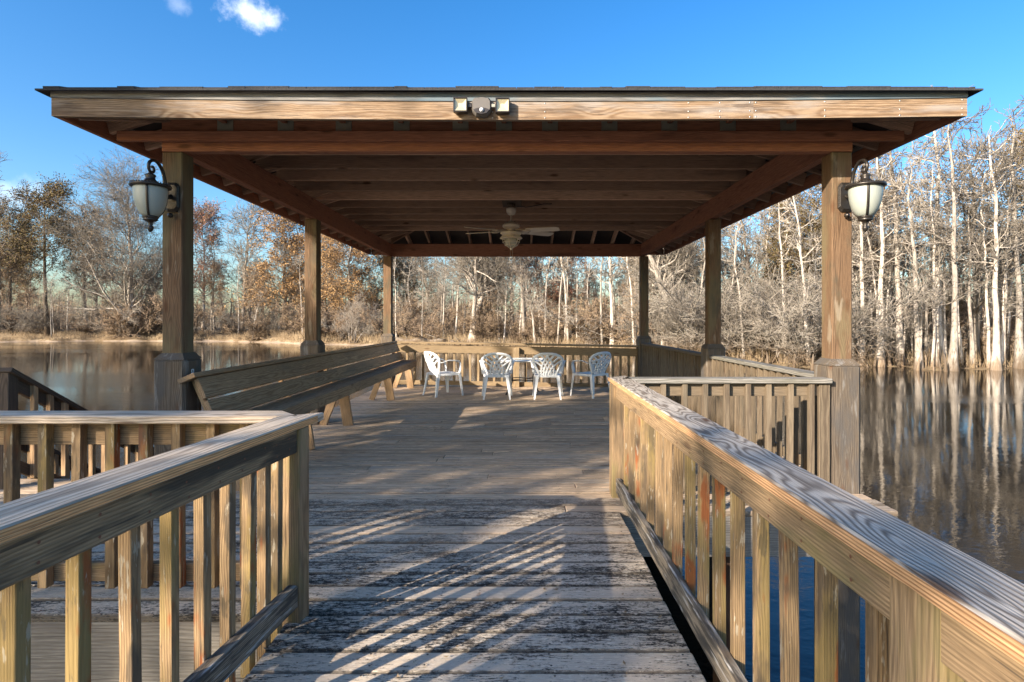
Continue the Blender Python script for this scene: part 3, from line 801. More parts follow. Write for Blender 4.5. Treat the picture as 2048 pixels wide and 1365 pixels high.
# ------------------------------------------------------------------ bench
def build_bench():
    g = thing('bench', (-2.4, 7.9, 0), 'long slatted timber bench with leaning back along the left side of the gazebo', 'bench')
    y0, y1, ym = 4.40, 11.42, 7.45
    # leaning back: foot at x=-2.40,z=.60, head at x=-2.56,z=.90
    f = Vector((-2.40, 0, .575)); h_ = Vector((-2.545, 0, .905)); ax = (h_-f).normalized(); nrm = Vector((ax.z, 0, -ax.x))
    for (a, c) in ((y0, ym-.003), (ym+.003, y1)):
        for (s0, s1, nm) in ((.0, .155, 0), (.175, .345, 1)):
            p = f + ax*(s0+s1)/2
            MB().box((p.x, (a+c)/2, p.z), Y_, ax, Y_.cross(ax), (c-a)/2, (s1-s0)/2, .019, .004).build('back_slat', 'bench', g)
        p = f + ax*.369 - nrm*.03
        MB().box((p.x, (a+c)/2+(-.03 if a == y0 else 0), p.z), Y_, Vector((-nrm.x, 0, -nrm.z)), Y_.cross(Vector((-nrm.x, 0, -nrm.z))), (c-a)/2+(.03 if a == y0 else 0), .07, .019, .004).build('back_cap', 'bench', g)
        for k in range(3):
            x = -2.20-k*.125
            MB().cube(x-.06, x+.06, a, c, .52, .558, .004, 1).build('seat_slat', 'bench', g)
        MB().cube(-2.156, -2.118, a, c, .43, .556, .004, 1).build('seat_apron', 'bench', g)
    for y in (4.47, 5.9, 7.25, 9.6, 11.32):
        b = MB().beam((-2.22, y, .0), (-2.30, y, .518), .038, .13, up=(1, 0, 0)); b.build('leg', 'bench', g)
        MB().beam((-2.56, y+.042, 0), (-2.36, y+.042, .518), .038, .09, up=(1, 0, 0)).build('leg', 'bench', g)
        MB().cube(-2.52, -2.17, y+.082, y+.118, .43, .518, .003).build('seat_bearer', 'bench', g)
        p0 = f - ax*.12 - nrm*.045; p1 = f + ax*.35 - nrm*.045
        MB().beam((p0.x, y, p0.z), (p1.x, y, p1.z), .038, .045, up=(1, 0, 0)).build('back_support', 'backrail' if y < 5 else 'bench', g)
build_bench()

# ------------------------------------------------------------------ wall lanterns
def build_lamp(px_x, label, face_y):
    g = thing('wall_lantern', (px_x, face_y, 2.10), label, 'wall lamp', 'lanterns on the front gazebo posts')
    def at(dy, z): return (px_x, face_y-dy, z)
    zp = 2.33
    b = MB()
    w, hh = .058, .115; out = [(-w, -hh+.03), (-w+.025, -hh), (w-.025, -hh), (w, -hh+.03), (w, hh-.03), (w-.025, hh), (-w+.025, hh), (-w, hh-.03)]
    vs_ = []; 
    for (k, dy) in ((1, 0), (1, .012), (.8, .026)): vs_ += [(px_x+u*k, face_y-dy, zp-.02+v*k) for u, v in out]
    fs_ = [[i*8+k, i*8+(k+1) % 8, (i+1)*8+(k+1) % 8, (i+1)*8+k] for i in (0, 1) for k in range(8)] + [[16+k for k in range(8)]]
    b.poly(vs_, fs_)
    for s_ in (-1, 1):
        for k in range(11): b.lathe([(.0, .006), (.005, .003), (.005, 0)], (px_x+s_*.053, face_y-.016, zp-.10+k*.016), 6, 'y')
    b.build('backplate', 'lamp_metal', g)
    # scroll arm
    pts = [at(.02, zp-.01), at(.06, zp-.03), at(.095, zp+.02), at(.10, zp+.09), at(.13, zp+.16), at(.19, zp+.205), at(.25, zp+.20), at(.285, zp+.165), at(.28, zp+.125), at(.25, zp+.11), at(.225, zp+.13), at(.235, zp+.155), at(.255, zp+.152)]
    P2 = []
    for i in range(len(pts)-1):
        p0, p1, p2, p3 = [Vector(pts[max(0, min(len(pts)-1, i+k))]) for k in (-1, 0, 1, 2)]
        for t in (0, .25, .5, .75): P2.append(.5*((2*p1)+(-p0+p2)*t+(2*p0-5*p1+4*p2-p3)*t*t+(-p0+3*p1-3*p2+p3)*t**3))
    P2.append(Vector(pts[-1]))
    b = MB(); b.tube(P2, [.015-.006*i/len(P2) for i in range(len(P2))], 8)
    b.tube([at(.09, zp-.0), at(.14, zp+.035), at(.17, zp+.03), at(.20, zp+.0)], [.011, .010, .012, .008], 8)
    b.lathe([(0, -.02), (.018, -.012), (.02, 0), (.018, .012), (0, .02)], at(.03, zp-.165), 10, 'y'); 
    b.build('arm', 'lamp_metal', g)
    cy = .265; b = MB(); c = at(cy, 0)
    z0 = zp+.118
    prof = [(0, z0+.002), (.010, z0), (.012, z0-.018), (.030, z0-.024), (.036, z0-.034), (.030, z0-.046), (.032, z0-.06), (.046, z0-.076), (.075, z0-.092), (.115, z0-.100), (.132, z0-.104), (.137, z0-.113), (.132, z0-.122), (.120, z0-.126), (.09, z0-.124)]
    b.lathe(prof, c, 36)
    for k in range(40):
        a = 2*math.pi*k/40; b.lathe([(0, .006), (.0062, .0), (0, -.006)], (c[0]+.126*math.cos(a), c[1]+.126*math.sin(a), z0-.100), 6)
    for k in range(16):
        a = 2*math.pi*k/16; b.lathe([(0, .005), (.005, .0), (0, -.005)], (c[0]+.034*math.cos(a), c[1]+.034*math.sin(a), z0-.034), 6)
    b.build('hood', 'lamp_metal', g)
    zt, zb = z0-.124, z0-.345
    def rg(t): return .112*(1-t**2.3)**.62*.72 + .112*.28*(1-t) + .030*t
    gp = [(rg(i/16), zt+(zb-zt)*i/16) for i in range(17)]
    b = MB(); b.lathe(gp, c, 32); gl = b.build('glass_shade', 'lamp_glass', g)
    b = MB()
    for k in range(3):
        a = R(-112 if px_x > 0 else -68) + k*2*math.pi/3
        pts = [(c[0]+(r_+.003)*math.cos(a), c[1]+(r_+.003)*math.sin(a), z_) for r_, z_ in gp]
        b.ribbon(pts, [(math.cos(a), math.sin(a), .3)]*len(pts), .008, .006)
    b.build('cage_strap', 'lamp_metal', g)
    b = MB()
    b.lathe([(.030, zb+.012), (.052, zb+.012), (.056, zb+.004), (.050, zb-.004), (.046, zb-.012), (.052, zb-.016), (.040, zb-.022), (.022, zb-.030), (.014, zb-.040), (.017, zb-.048), (.012, zb-.056), (.020, zb-.066), (.022, zb-.078), (.013, zb-.096), (0, zb-.108)], c, 24)
    b.build('finial', 'lamp_metal', g)
    return g
build_lamp(-2.735, 'bronze lantern with frosted glass on the shaded front left gazebo post', PYS[0]-.08)
build_lamp(2.535, 'bronze lantern with frosted glass on the sunlit front right gazebo post', PYS[0]-.08)

# ------------------------------------------------------------------ flood light
def build_flood():
    cx = (963-CX)*3.88/F; fy = 3.93; zc = 2.822
    g = thing('security_light', (cx, fy, zc), 'twin-headed grey security floodlight with white motion sensor on the roof fascia', 'floodlight')
    b = MB(); out = []
    for (u, v) in ((-.066, .035), (-.052, .056), (0, .064), (.052, .056), (.066, .035), (.068, -.02), (.062, -.042), (.04, -.066), (0, -.072), (-.04, -.066), (-.062, -.042), (-.068, -.02)): out.append((u, v))
    n = len(out); vs_ = []
    for (k, dy) in ((1, 0), (1, .035), (.86, .055)): vs_ += [(cx+u*k, fy-dy-.001, zc+v*k) for u, v in out]
    b.poly(vs_, [[i*n+k, i*n+(k+1) % n, (i+1)*n+(k+1) % n, (i+1)*n+k] for i in (0, 1) for k in range(n)] + [[2*n+k for k in range(n)]])
    b.build('housing', 'flood', g)
    b = MB(); vs_ = [(cx+u, fy-.058, zc+v) for u, v in ((-.054, -.033), (-.03, -.022), (0, -.018), (.03, -.022), (.054, -.033), (.036, -.056), (0, -.062), (-.036, -.056))]
    vs_ += [(x, y-.006, z) for x, y, z in vs_]
    b.poly(vs_, [[8+k for k in range(8)]] + [[k, (k+1) % 8, 8+(k+1) % 8, 8+k] for k in range(8)]); b.build('sensor_panel', 'flood_dark', g)
    b = MB(); b.lathe([(.0145, 0), (.0145, .008), (.011, .014), (.004, .018), (0, .0185)], (cx+.002, fy-.062, zc-.036), 16, 'y'); b.build('motion_sensor', 'white', g)
    for s_ in (-1, 1):
        hx = cx + s_*.145; hz = zc+.004-(.004 if s_ > 0 else 0)
        hd = MB()
        for (x0, x1, z0, z1) in ((-.048, .048, .043, .050), (-.048, .048, -.050, -.043), (-.048, -.040, -.0428, .0428), (.040, .048, -.0428, .0428)): hd.cube(hx+x0, hx+x1, fy-.062, fy-.03, hz+z0, hz+z1, .002)
        hd.cube(hx-.046, hx+.046, fy-.0298, fy-.006, hz-.048, hz+.048, .006)
        h = hd.build('lamp_head', 'flood_dark', g)
        b = MB(); q = .0395; vs_ = [(hx-q, fy-.056, hz-q), (hx+q, fy-.056, hz-q), (hx+q, fy-.056, hz+q), (hx-q, fy-.056, hz+q), (hx-.016, fy-.040, hz-.010), (hx+.016, fy-.040, hz-.010), (hx+.016, fy-.040, hz+.016), (hx-.016, fy-.040, hz+.016)]
        b.poly(vs_, [[0, 1, 5, 4], [1, 2, 6, 5], [2, 3, 7, 6], [3, 0, 4, 7], [4, 5, 6, 7]]); b.build('lamp_panel', 'flood_panel', h)
        b = MB(); b.cube(min(cx+s_*.066, cx+s_*.096), max(cx+s_*.066, cx+s_*.096), fy-.045, fy-.02, zc-.010, zc+.014, .003); b.build('hinge', 'flood_dark' if s_ < 0 else 'bracket', g)
build_flood()

# ------------------------------------------------------------------ ceiling fan
def build_fan():
    c = Vector((-.14, 7.65, 0))
    g = thing('ceiling_fan', (c.x, c.y, 2.3), 'cream five-bladed ceiling fan with caged light hanging under the gazebo joists', 'fan')
    b = MB(); b.lathe([(0, 2.868), (.066, 2.868), (.068, 2.85), (.064, 2.815), (.045, 2.785), (.02, 2.775)], c, 24); b.build('canopy', 'fan', g)
    MB().lathe([(.013, 2.78), (.013, 2.70), (.026, 2.695), (.034, 2.67)], c, 14).build('downrod', 'fan', g)
    b = MB(); b.lathe([(0, 2.70), (.03, 2.695), (.045, 2.675), (.085, 2.665), (.115, 2.645), (.120, 2.62), (.10, 2.600), (.055, 2.592), (.055, 2.560), (.09, 2.553), (.145, 2.545), (.150, 2.530), (.135, 2.52), (.120, 2.50), (.150, 2.468), (.152, 2.46), (.10, 2.455), (0, 2.455)], c, 32); b.build('motor', 'fan', g)
    b = MB(); b.lathe([(.082, 2.455), (.086, 2.42), (.078, 2.38), (.055, 2.355), (0, 2.345)], c, 24); gl = b.build('light_glass', 'fan_glass', g)
    b = MB()
    for k in range(6):
        a = k*math.pi/3+.3; b.tube([(c.x+r_*math.cos(a), c.y+r_*math.sin(a), z_) for r_, z_ in ((.125, 2.455), (.112, 2.41), (.085, 2.37), (.03, 2.335), (0, 2.325))], .005, 6)
    for (r_, z_) in ((.113, 2.41), (.085, 2.368)):
        b.tube([(c.x+r_*math.cos(a*math.pi/12), c.y+r_*math.sin(a*math.pi/12), z_) for a in range(25)], .005, 6)
    b.lathe([(0, 2.335), (.02, 2.33), (.012, 2.31), (0, 2.30)], c, 12); b.build('light_cage', 'fan', g)
    for k, deg in enumerate((-14, 30, 100, 160, 206)):
        a = R(deg); d = Vector((math.cos(a), math.sin(a), 0)); e = Vector((-math.sin(a), math.cos(a), 0)); t_ = R(-13)
        side = e*math.cos(t_) + Z_*math.sin(t_); nn = d.cross(side)
        b = MB(); outl = [(.20, .045), (.24, .060), (.55, .068), (.63, .064), (.66, .045), (.66, -.045), (.63, -.064), (.55, -.068), (.24, -.060), (.20, -.045)]
        top = [c + Z_*2.565 + d*u + side*v + nn*.004 for u, v in outl]; bot = [p - nn*.008 for p in top]; n = len(outl)
        b.poly(top+bot, [list(range(n)), [n+k2 for k2 in range(n)][::-1]] + [[k2, n+k2, n+(k2+1) % n, (k2+1) % n] for k2 in range(n)])
        bl_ = b.build('blade', 'fan', g)
        b = MB(); b.ribbon([c+Z_*2.575+d*.06, c+Z_*2.57+d*.14, c+Z_*2.552+d*.20+nn*-.002, c+Z_*2.552+d*.27], nn, [.02, .018, .04, .02], .008); b.build('blade_iron', 'fan', bl_)
    b = MB(); 
    for dx in (-.012, .018): b.tube([(c.x+dx, c.y-.03, 2.45), (c.x+dx, c.y-.035, 2.19)], .0016, 5); b.lathe([(0, 2.195), (.005, 2.188), (.004, 2.17), (0, 2.165)], (c.x+dx, c.y-.035, 0), 8)
    b.build('pull_chain', 'fan', g)
build_fan()

# ------------------------------------------------------------------ chairs and table
def build_chair():
    g = thing('plastic_chair', (0, 0, 0), 'x', 'chair', 'white plastic chairs round the table')
    # seat: shallow dish, front at +y
    b = MB(); nx, ny = 9, 9; vs_ = []; fs_ = []
    for j in range(ny):
        v = j/(ny-1)
        for i in range(nx):
            u = i/(nx-1)*2-1
            w = .185+.045*v; x = u*w; y = -.20+.42*v
            z = .405 - .018*(1-u*u)*(1-(2*v-1)**2)**.5 + .012*v - (.03 if v > .99 else 0)
            if v > .85: y -= .02*u*u
            vs_.append((x, y, z))
    for j in range(ny-1):
        for i in range(nx-1): q = [j*nx+i, j*nx+i+1, (j+1)*nx+i+1, (j+1)*nx+i]; fs_.append(q)
    n = len(vs_); vs_ += [(x, y, z-.006) for x, y, z in vs_]
    fs_ += [[n+k for k in q][::-1] for q in fs_[:]]
    b.poly(vs_, fs_, True)
    rim = [(-.232, .20), (-.225, .0), (-.188, -.20), (.188, -.20), (.225, 0), (.232, .20), (.20, .225), (-.20, .225), (-.232, .20)]
    b.ribbon([(x, y, .392) for x, y in rim], [(0, 0, 1)]*9, .012, .035, False)
    b.build('seat', 'plastic', g)
    # back surface
    def S(u, v):                                 # u -1..1 , v 0..1
        w = .13 + .135*max(0, min(1, v/.72))**.9
        x = u*w; y = -.195 - .13*v + .075*abs(u)**2*(.3+.7*v); z = .40 + .385*v
        return Vector((x, y, z))
    def nr(u, v): return (S(u+.01, v)-S(u-.01, v)).cross(S(u, min(1, v)+.01)-S(u, v-.01)).normalized()
    def strip(b, uv, w, th=.009): b.ribbon([S(u, v) for u, v in uv], [nr(u, v) for u, v in uv], w, th)
    b = MB()
    hoop = [(-1, .0), (-1, .15), (-1, .3), (-1, .45), (-1.0, .60), (-.95, .74), (-.80, .87), (-.55, .96), (-.28, .995), (0, 1.0), (.28, .995), (.55, .96), (.80, .87), (.95, .74), (1.0, .60), (1, .45), (1, .3), (1, .15), (1, 0)]
    strip(b, hoop, .023, .014)
    for s_ in (-1, 1):
        for (u0, u1, v1, bend) in ((-.75, .10, .97, .5), (-.45, .45, .95, .55), (-.15, .78, .86, .5), (.2, .96, .70, .35)):
            uv = []
            for k in range(11):
                t = k/10; u = u0*(1-t)**1.2 + u1*t**1.9 + (u0*.15)*math.sin(t*math.pi); uv.append((s_*u if abs(u) < 1 else s_*.99, v1*t))
            strip(b, uv, .0155)
    strip(b, [(-1, .03), (-.5, .03), (0, .03), (.5, .03), (1, .03)], .022)
    strip(b, [(-.85, .22), (-.4, .22), (0, .22), (.4, .22), (.85, .22)], .010)
    b.build('backrest', 'plastic', g)
    for s_ in (-1, 1):
        b = MB(); a0 = S(s_*.98, .55)
        pts = [a0, a0+Vector((s_*.02, .05, -.005)), Vector((s_*.272, -.06, .645)), Vector((s_*.285, .06, .640)), Vector((s_*.283, .15, .628)), Vector((s_*.272, .195, .59)), Vector((s_*.255, .20, .50)), Vector((s_*.235, .195, .40))]
        nn = [(-.2*s_, 0, 1)]*5 + [(s_*.3, .9, .3)] + [(0, 1, 0)]*2
        b.ribbon(pts, nn, [.022, .028, .032, .032, .032, .032, .032, .036], .012); b.build('armrest', 'plastic', g)
        for (x0, y0_, x1, y1_, ztop) in ((s_*.215, .20, s_*.262, .245, .40), (s_*.175, -.20, s_*.225, -.275, .41)):
            b = MB(); vs_ = []; sy = 1 if y0_ > 0 else -1
            for t in (0, .3, .65, 1):
                x = x0+(x1-x0)*t; y = y0_+(y1_-y0_)*t; z = ztop*(1-t); w = .058-.030*t
                # L-shaped section open to the inside
                sec = [(0, 0), (-w*s_, 0), (-w*s_, -.006*sy), (-.006*s_, -.006*sy), (-.006*s_, -w*sy), (0, -w*sy)]
                vs_ += [(x+a+w/2*s_, y+c_+w/2*sy, z) for a, c_ in sec]
            fs_ = [[i*6+k, i*6+(k+1) % 6, (i+1)*6+(k+1) % 6, (i+1)*6+k] for i in range(3) for k in range(6)]
            fs_ += [[0, 1, 2, 3], [0, 3, 4, 5], [18, 19, 20, 21], [18, 21, 22, 23]]
            b.poly(vs_, fs_); b.build('leg', 'plastic', g)
    return g
ch = build_chair()
spots = [(-1.42, 10.25, R(-52), 'white plastic chair left of the table, in full sun beside the bench end'),
         (-.43, 9.92, R(2), 'white plastic chair facing the back railing, its back in shade, left of the table'),
         (.46, 9.92, R(-3), 'white plastic chair facing the back railing, its back streaked with sun, right of the table'),
         (1.25, 10.15, R(38), 'white plastic chair turned to the left, nearest the right side railing')]
for i, (x, y, a, lb) in enumerate(spots):
    o = ch if i == 0 else copy_tree(ch)
    o.location = (x, y, 0); o.rotation_euler = (0, 0, a); o['label'] = lb; o.scale = (1.0, 1.0, 1.0)
def build_table():
    c = Vector((.02, 10.55, 0)); g = thing('patio_table', c, 'small round glass-topped table with dark metal legs between the white chairs', 'table')
    MB().lathe([(0, .612), (.42, .612), (.425, .618), (.42, .624), (0, .624)], c, 40).build('table_top', 'tglass', g)
    b = MB(); b.tube([(c.x+.425*math.cos(k*math.pi/18), c.y+.425*math.sin(k*math.pi/18), .618) for k in range(37)], .013, 6); b.build('table_rim', 'plastic', g)
    for k in range(4):
        a = R(40)+k*math.pi/2; d = Vector((math.cos(a), math.sin(a), 0))
        MB().tube([c+d*.36+Z_*.61, c+d*.30+Z_*.45, c+d*.30+Z_*.2, c+d*.38+Z_*.02, c+d*.40+Z_*.0], [.013, .013, .013, .013, .016], 8).build('leg', 'table_metal', g)
    b = MB(); b.tube([(c.x+.30*math.cos(k*math.pi/18), c.y+.30*math.sin(k*math.pi/18), .26) for k in range(37)], .009, 6)
    b.tube([(c.x+.30*math.cos(R(40)), c.y+.30*math.sin(R(40)), .26), (c.x-.30*math.cos(R(40)), c.y-.30*math.sin(R(40)), .26)], .008, 6)
    b.build('leg_ring', 'table_metal', g)
build_table()
# ------------------------------------------------------------------ trees
def unit(v): return v / np.maximum(np.linalg.norm(v, axis=-1, keepdims=True), 1e-9)
class Tubes:
    def __init__(s): s.V = []; s.Fq = []; s.n = 0
    def add(s, P_, R_, sides):
        """P_ (N,K,3) polylines, R_ (N,K) radii"""
        N, K, _ = P_.shape
        if N == 0: return
        d = unit(P_[:, -1] - P_[:, 0]); ref = np.where(np.abs(d[:, 2:3]) < .9, np.array([[0, 0, 1.]]), np.array([[1., 0, 0]]))
        u = unit(np.cross(d, ref)); w = np.cross(d, u)
        a = np.arange(sides) * 2 * np.pi / sides
        ring = u[:, None, :] * np.cos(a)[None, :, None] + w[:, None, :] * np.sin(a)[None, :, None]
        V = P_[:, :, None, :] + ring[:, None, :, :] * R_[:, :, None, None]
        base = s.n + np.arange(N)[:, None, None] * K * sides
        i = np.arange(K - 1)[None, :, None] * sides; k = np.arange(sides)[None, None, :]; k2 = (k + 1) % sides
        f = np.stack([base+i+k, base+i+k2, base+i+sides+k2, base+i+sides+k], -1).reshape(-1, 4)
        s.V.append(V.reshape(-1, 3)); s.Fq.append(f); s.n += N * K * sides
    def quads(s, c, u, v):
        V = np.stack([c-u-v*.5, c+u*.6-v, c+u+v*.6, c-u*.5+v], 1); N = len(c)
        s.V.append(V.reshape(-1, 3)); s.Fq.append((s.n + np.arange(N*4)).reshape(-1, 4)); s.n += N*4
    def mesh(s, name, mat, smooth=True, mats=None, split=None):
        V = np.concatenate(s.V).astype(np.float32); Fq = np.concatenate(s.Fq).astype(np.int32)
        me = bpy.data.meshes.new(name); me.vertices.add(len(V)); me.vertices.foreach_set('co', V.ravel())
        me.loops.add(Fq.size); me.loops.foreach_set('vertex_index', Fq.ravel())
        me.polygons.add(len(Fq)); me.polygons.foreach_set('loop_start', np.arange(len(Fq), dtype=np.int32)*4)
        me.polygons.foreach_set('use_smooth', np.full(len(Fq), smooth))
        for m in (mats or [mat]): me.materials.append(M[m])
        if split is not None: me.polygons.foreach_set('material_index', (np.arange(len(Fq)) >= split).astype(np.int32))
        me.update(calc_edges=True); return me
def sprout(g, P_, R_, n, t0, t1, ln, ang, K, up=0., wob=.15, rr=.55, taper=.25, lenprof=None, azim=None):
    """n children on every polyline"""
    N, Kp, _ = P_.shape
    t = g.uniform(t0, t1, (N, n)) if n > 2 else g.uniform(t0, t1, (N, n))
    x = t * (Kp - 1); i = np.minimum(x.astype(int), Kp - 2); fr = (x - i)[..., None]
    ar = np.arange(N)[:, None]
    p = P_[ar, i] * (1 - fr) + P_[ar, i+1] * fr; d = unit(P_[ar, i+1] - P_[ar, i])
    r = R_[ar, i] * (1 - fr[..., 0]) + R_[ar, i+1] * fr[..., 0]
    q = g.normal(size=(N, n, 3)); q = unit(q - d * (q * d).sum(-1, keepdims=True))
    a = g.normal(ang[0], ang[1], (N, n))[..., None]
    dd = unit(d * np.cos(a) + q * np.sin(a))
    L = ln * g.uniform(.55, 1.15, (N, n)) * (1 if lenprof is None else lenprof(t))
    p = p.reshape(-1, 3); dd = dd.reshape(-1, 3); L = L.reshape(-1); r = r.reshape(-1)
    Q = np.zeros((len(p), K, 3)); Q[:, 0] = p; cur = dd
    for k in range(1, K):
        cur = unit(cur + g.normal(size=cur.shape) * wob + np.array([0, 0, up]))
        Q[:, k] = Q[:, k-1] + cur * (L / (K-1))[:, None]
    r0 = np.minimum(r * rr, r * .9)
    RR = r0[:, None] * np.linspace(1, taper, K)[None, :]
    return Q, RR
def make_tree(seed, H_, r0, kind):
    """kind: dict of shape settings; returns trunk mesh, crown mesh"""
    g = np.random.default_rng(seed); k = kind
    K = 16; t = np.linspace(0, 1, K)
    nst = k.get('stems', 1); P0 = np.zeros((nst, K, 3)); R0 = np.zeros((nst, K))
    for s in range(nst):
        b = np.cumsum(g.normal(size=(K, 2)) * k.get('bend', .12), 0); lean = g.normal(size=2) * k.get('lean', .03) * H_ * (1 + 1.5 * (nst > 1))
        hs_ = H_ * (1 if s == 0 else g.uniform(.7, .95))
        P0[s, :, :2] = b * (H_/15) * t[:, None] + lean[None, :] * t[:, None] + (g.normal(size=2) * .3 if nst > 1 else 0)
        P0[s, :, 2] = t * hs_ - .25
        rr = r0 * (1 if s == 0 else .75)
        R0[s] = rr * (1 - t * .93) ** k.get('tap', .8) + rr * k.get('flare', .3) * np.exp(-t * H_ / k.get('fh', .8))
    T = Tubes(); T.add(P0, R0, 10)
    Lm = k.get('limb', .22) * H_; prof = k.get('prof')
    P1, R1 = sprout(g, P0, R0, k.get('n1', 30), k.get('t0', .3), .99, Lm, k.get('a1', (1.15, .2)), 7, k.get('up1', .05), k.get('wob', .16), k.get('rr1', .42), .25, prof)
    T.add(P1, np.maximum(R1, k.get('tw', .0105)*1.5), 5)
    Cw = Tubes(); tm = k.get('tw', .0105)
    P2, R2 = sprout(g, P1, R1, k.get('n2', 7), .2, 1.0, Lm * .45, (.75, .25), 5, k.get('up2', .04), .2, .6)
    Cw.add(P2, np.maximum(R2, tm*1.25), 3)
    P3, R3 = sprout(g, P2, R2, k.get('n3', 6), .15, 1.0, Lm * .24, (.7, .3), 4, k.get('up3', .03), .22, .6)
    Cw.add(P3, np.maximum(R3, tm), 3)
    if k.get('n4', 3):
        P4, R4 = sprout(g, P3, R3, k.get('n4', 3), .2, 1.0, Lm * .13, (.7, .3), 3, 0, .2, .7)
        Cw.add(P4, np.maximum(R4, tm*.8), 3)
    else: P4 = P3
    split = sum(len(f) for f in Cw.Fq); mats = [k['twig']]
    if k.get('leaves'):
        n = k['leaves']; pick = g.integers(0, len(P4), n); kk = g.integers(0, P4.shape[1], n)
        c = P4[pick, kk] + g.normal(size=(n, 3)) * k.get('lsp', .12)
        dead = c[:, 2] > 0
        sz = k.get('ls', .10) * g.uniform(.5, 1.3, n)[:, None]
        u = unit(g.normal(size=(n, 3))); v = unit(np.cross(u, g.normal(size=(n, 3))))
        Cw.quads(c[dead], (u*sz)[dead], (v*sz*.6)[dead]); mats.append(k['leaf'])
    return T.mesh('trunk', k['bark']), Cw.mesh('crown', k['twig'], True, mats, split if k.get('leaves') else None)
top = lambda t: .35 + .9 * (1 - t)
cyl = lambda t: .55 + .45 * np.sin(t * 3)
KINDS = {
 'cypress': dict(H=17, r=.21, n=4, n1=28, t0=.42, limb=.13, a1=(1.25, .18), flare=1.0, fh=1.1, bend=.09, lean=.018, rr1=.3, n2=5, n3=4, n4=0, bark='bark_pale', twig='twig_grey', tap=.75, up1=.05, tw=.016),
 'slim': dict(H=14, r=.12, n=4, n1=18, t0=.45, limb=.12, a1=(1.1, .25), flare=.5, fh=.5, bend=.12, lean=.04, rr1=.4, n2=5, n3=4, n4=0, bark='bark_pale', twig='twig_grey', tap=.8, tw=.016),
 'spread': dict(H=15, r=.26, n=3, n1=26, t0=.22, limb=.34, a1=(.85, .25), flare=.35, bend=.2, lean=.04, rr1=.45, n2=7, n3=6, n4=1, bark='bark_grey', twig='twig_grey', prof=top, up1=.04, tw=.018),
 'brown': dict(H=15, r=.22, n=3, n1=28, t0=.25, limb=.26, a1=(.95, .25), flare=.3, bend=.18, lean=.04, rr1=.42, n2=7, n3=6, n4=1, bark='bark_grey', twig='twig_brown', prof=top, leaf='leaf_brown', leaves=4500, ls=.075, tw=.018),
 'orange': dict(H=15, r=.24, n=2, n1=36, t0=.2, limb=.30, a1=(1.05, .2), flare=.35, bend=.14, lean=.04, rr1=.42, n2=8, n3=6, n4=1, bark='bark_grey', twig='twig_brown', prof=top, leaf='leaf_orange', leaves=15000, ls=.085, lsp=.18, tw=.016),
 'olive': dict(H=17, r=.26, n=2, n1=34, t0=.42, limb=.24, a1=(1.15, .2), flare=.25, bend=.1, lean=.03, rr1=.35, n2=8, n3=6, n4=1, bark='bark_dark', twig='twig_brown', prof=cyl, leaf='leaf_olive', leaves=15000, ls=.085, lsp=.2, tw=.016),
 'red': dict(H=13, r=.17, n=2, n1=30, t0=.25, limb=.25, a1=(.85, .2), flare=.3, bend=.15, lean=.05, rr1=.42, n2=7, n3=6, n4=1, bark='bark_pale', twig='twig_brown', prof=top, leaf='leaf_red', leaves=7000, ls=.06, tw=.016),
 'shrub': dict(H=3.4, r=.032, n=3, stems=6, n1=11, t0=.2, limb=.42, a1=(.8, .35), flare=.1, bend=.35, lean=.28, rr1=.5, n2=6, n3=5, n4=0, bark='bark_grey', twig='twig_grey', tw=.0085),
 'brush': dict(H=3.0, r=.04, n=2, stems=6, n1=12, t0=.1, limb=.42, a1=(.8, .35), flare=.1, bend=.3, lean=.25, rr1=.6, n2=6, n3=5, n4=0, bark='bark_dark', twig='twig_brown', tw=.013, leaf='leaf_brown', leaves=1800, ls=.045),
}
PROTO = {}
for i, (nm, k) in enumerate(KINDS.items()):
    PROTO[nm] = [make_tree(100 + i*10 + j, k['H'], k['r'], k) for j in range(k['n'])]
# big forked oak-like tree and bleached leaning trees have shapes of their own
def special(seed, H_, r0, **kw):
    k = dict(bark='bark_grey', twig='twig_grey'); k.update(kw); return make_tree(seed, H_, r0, k)
SP = {
 'fork': special(501, 15, .42, stems=2, lean=.085, n1=22, t0=.35, limb=.42, a1=(.9, .3), bend=.28, rr1=.55, n2=8, n3=7, n4=3, prof=top, flare=.25, bark='bark_pale', tap=.7),
 'bleach': special(502, 7, .13, stems=5, lean=.17, n1=12, t0=.2, limb=.34, a1=(.6, .25), bend=.25, rr1=.55, n2=6, n3=5, n4=2, bark='bark_pale', twig='twig_pale', prof=top),
 'leanwhite': special(503, 8, .13, lean=.10, n1=20, t0=.35, limb=.22, a1=(.8, .3), bend=.2, rr1=.4, n2=6, n3=5, n4=2, bark='bark_pale', twig='twig_pale'),
 'greyoak': special(504, 17, .34, n1=46, t0=.10, limb=.40, a1=(.95, .2), bend=.14, rr1=.42, n2=9, n3=9, n4=3, prof=top, flare=.6, twig='twig_grey', bark='bark_pale', leaf='leaf_brown', leaves=5000, ls=.06),
}
NAMES = dict(cypress='cypress_tree', slim='bare_tree', spread='bare_tree', brown='bare_tree', orange='cypress_tree', olive='evergreen_tree', red='maple_tree', shrub='shrub', brush='shrub')
tr = random.Random(11); nT = 0
def plant(mesh, name, px, s, h, H0, label, cat, group=None, rot=None, wide=1.0, sink=.0):
    """foot in the direction of pixel column px, s metres behind the waterline, h metres tall"""
    t = (px - CX) / F; y = shoreY(t) + s; z = groundz(t, s) - sink
    return plant_at(mesh, name, (t*y, y, z), h, H0, label, cat, group, rot, wide)
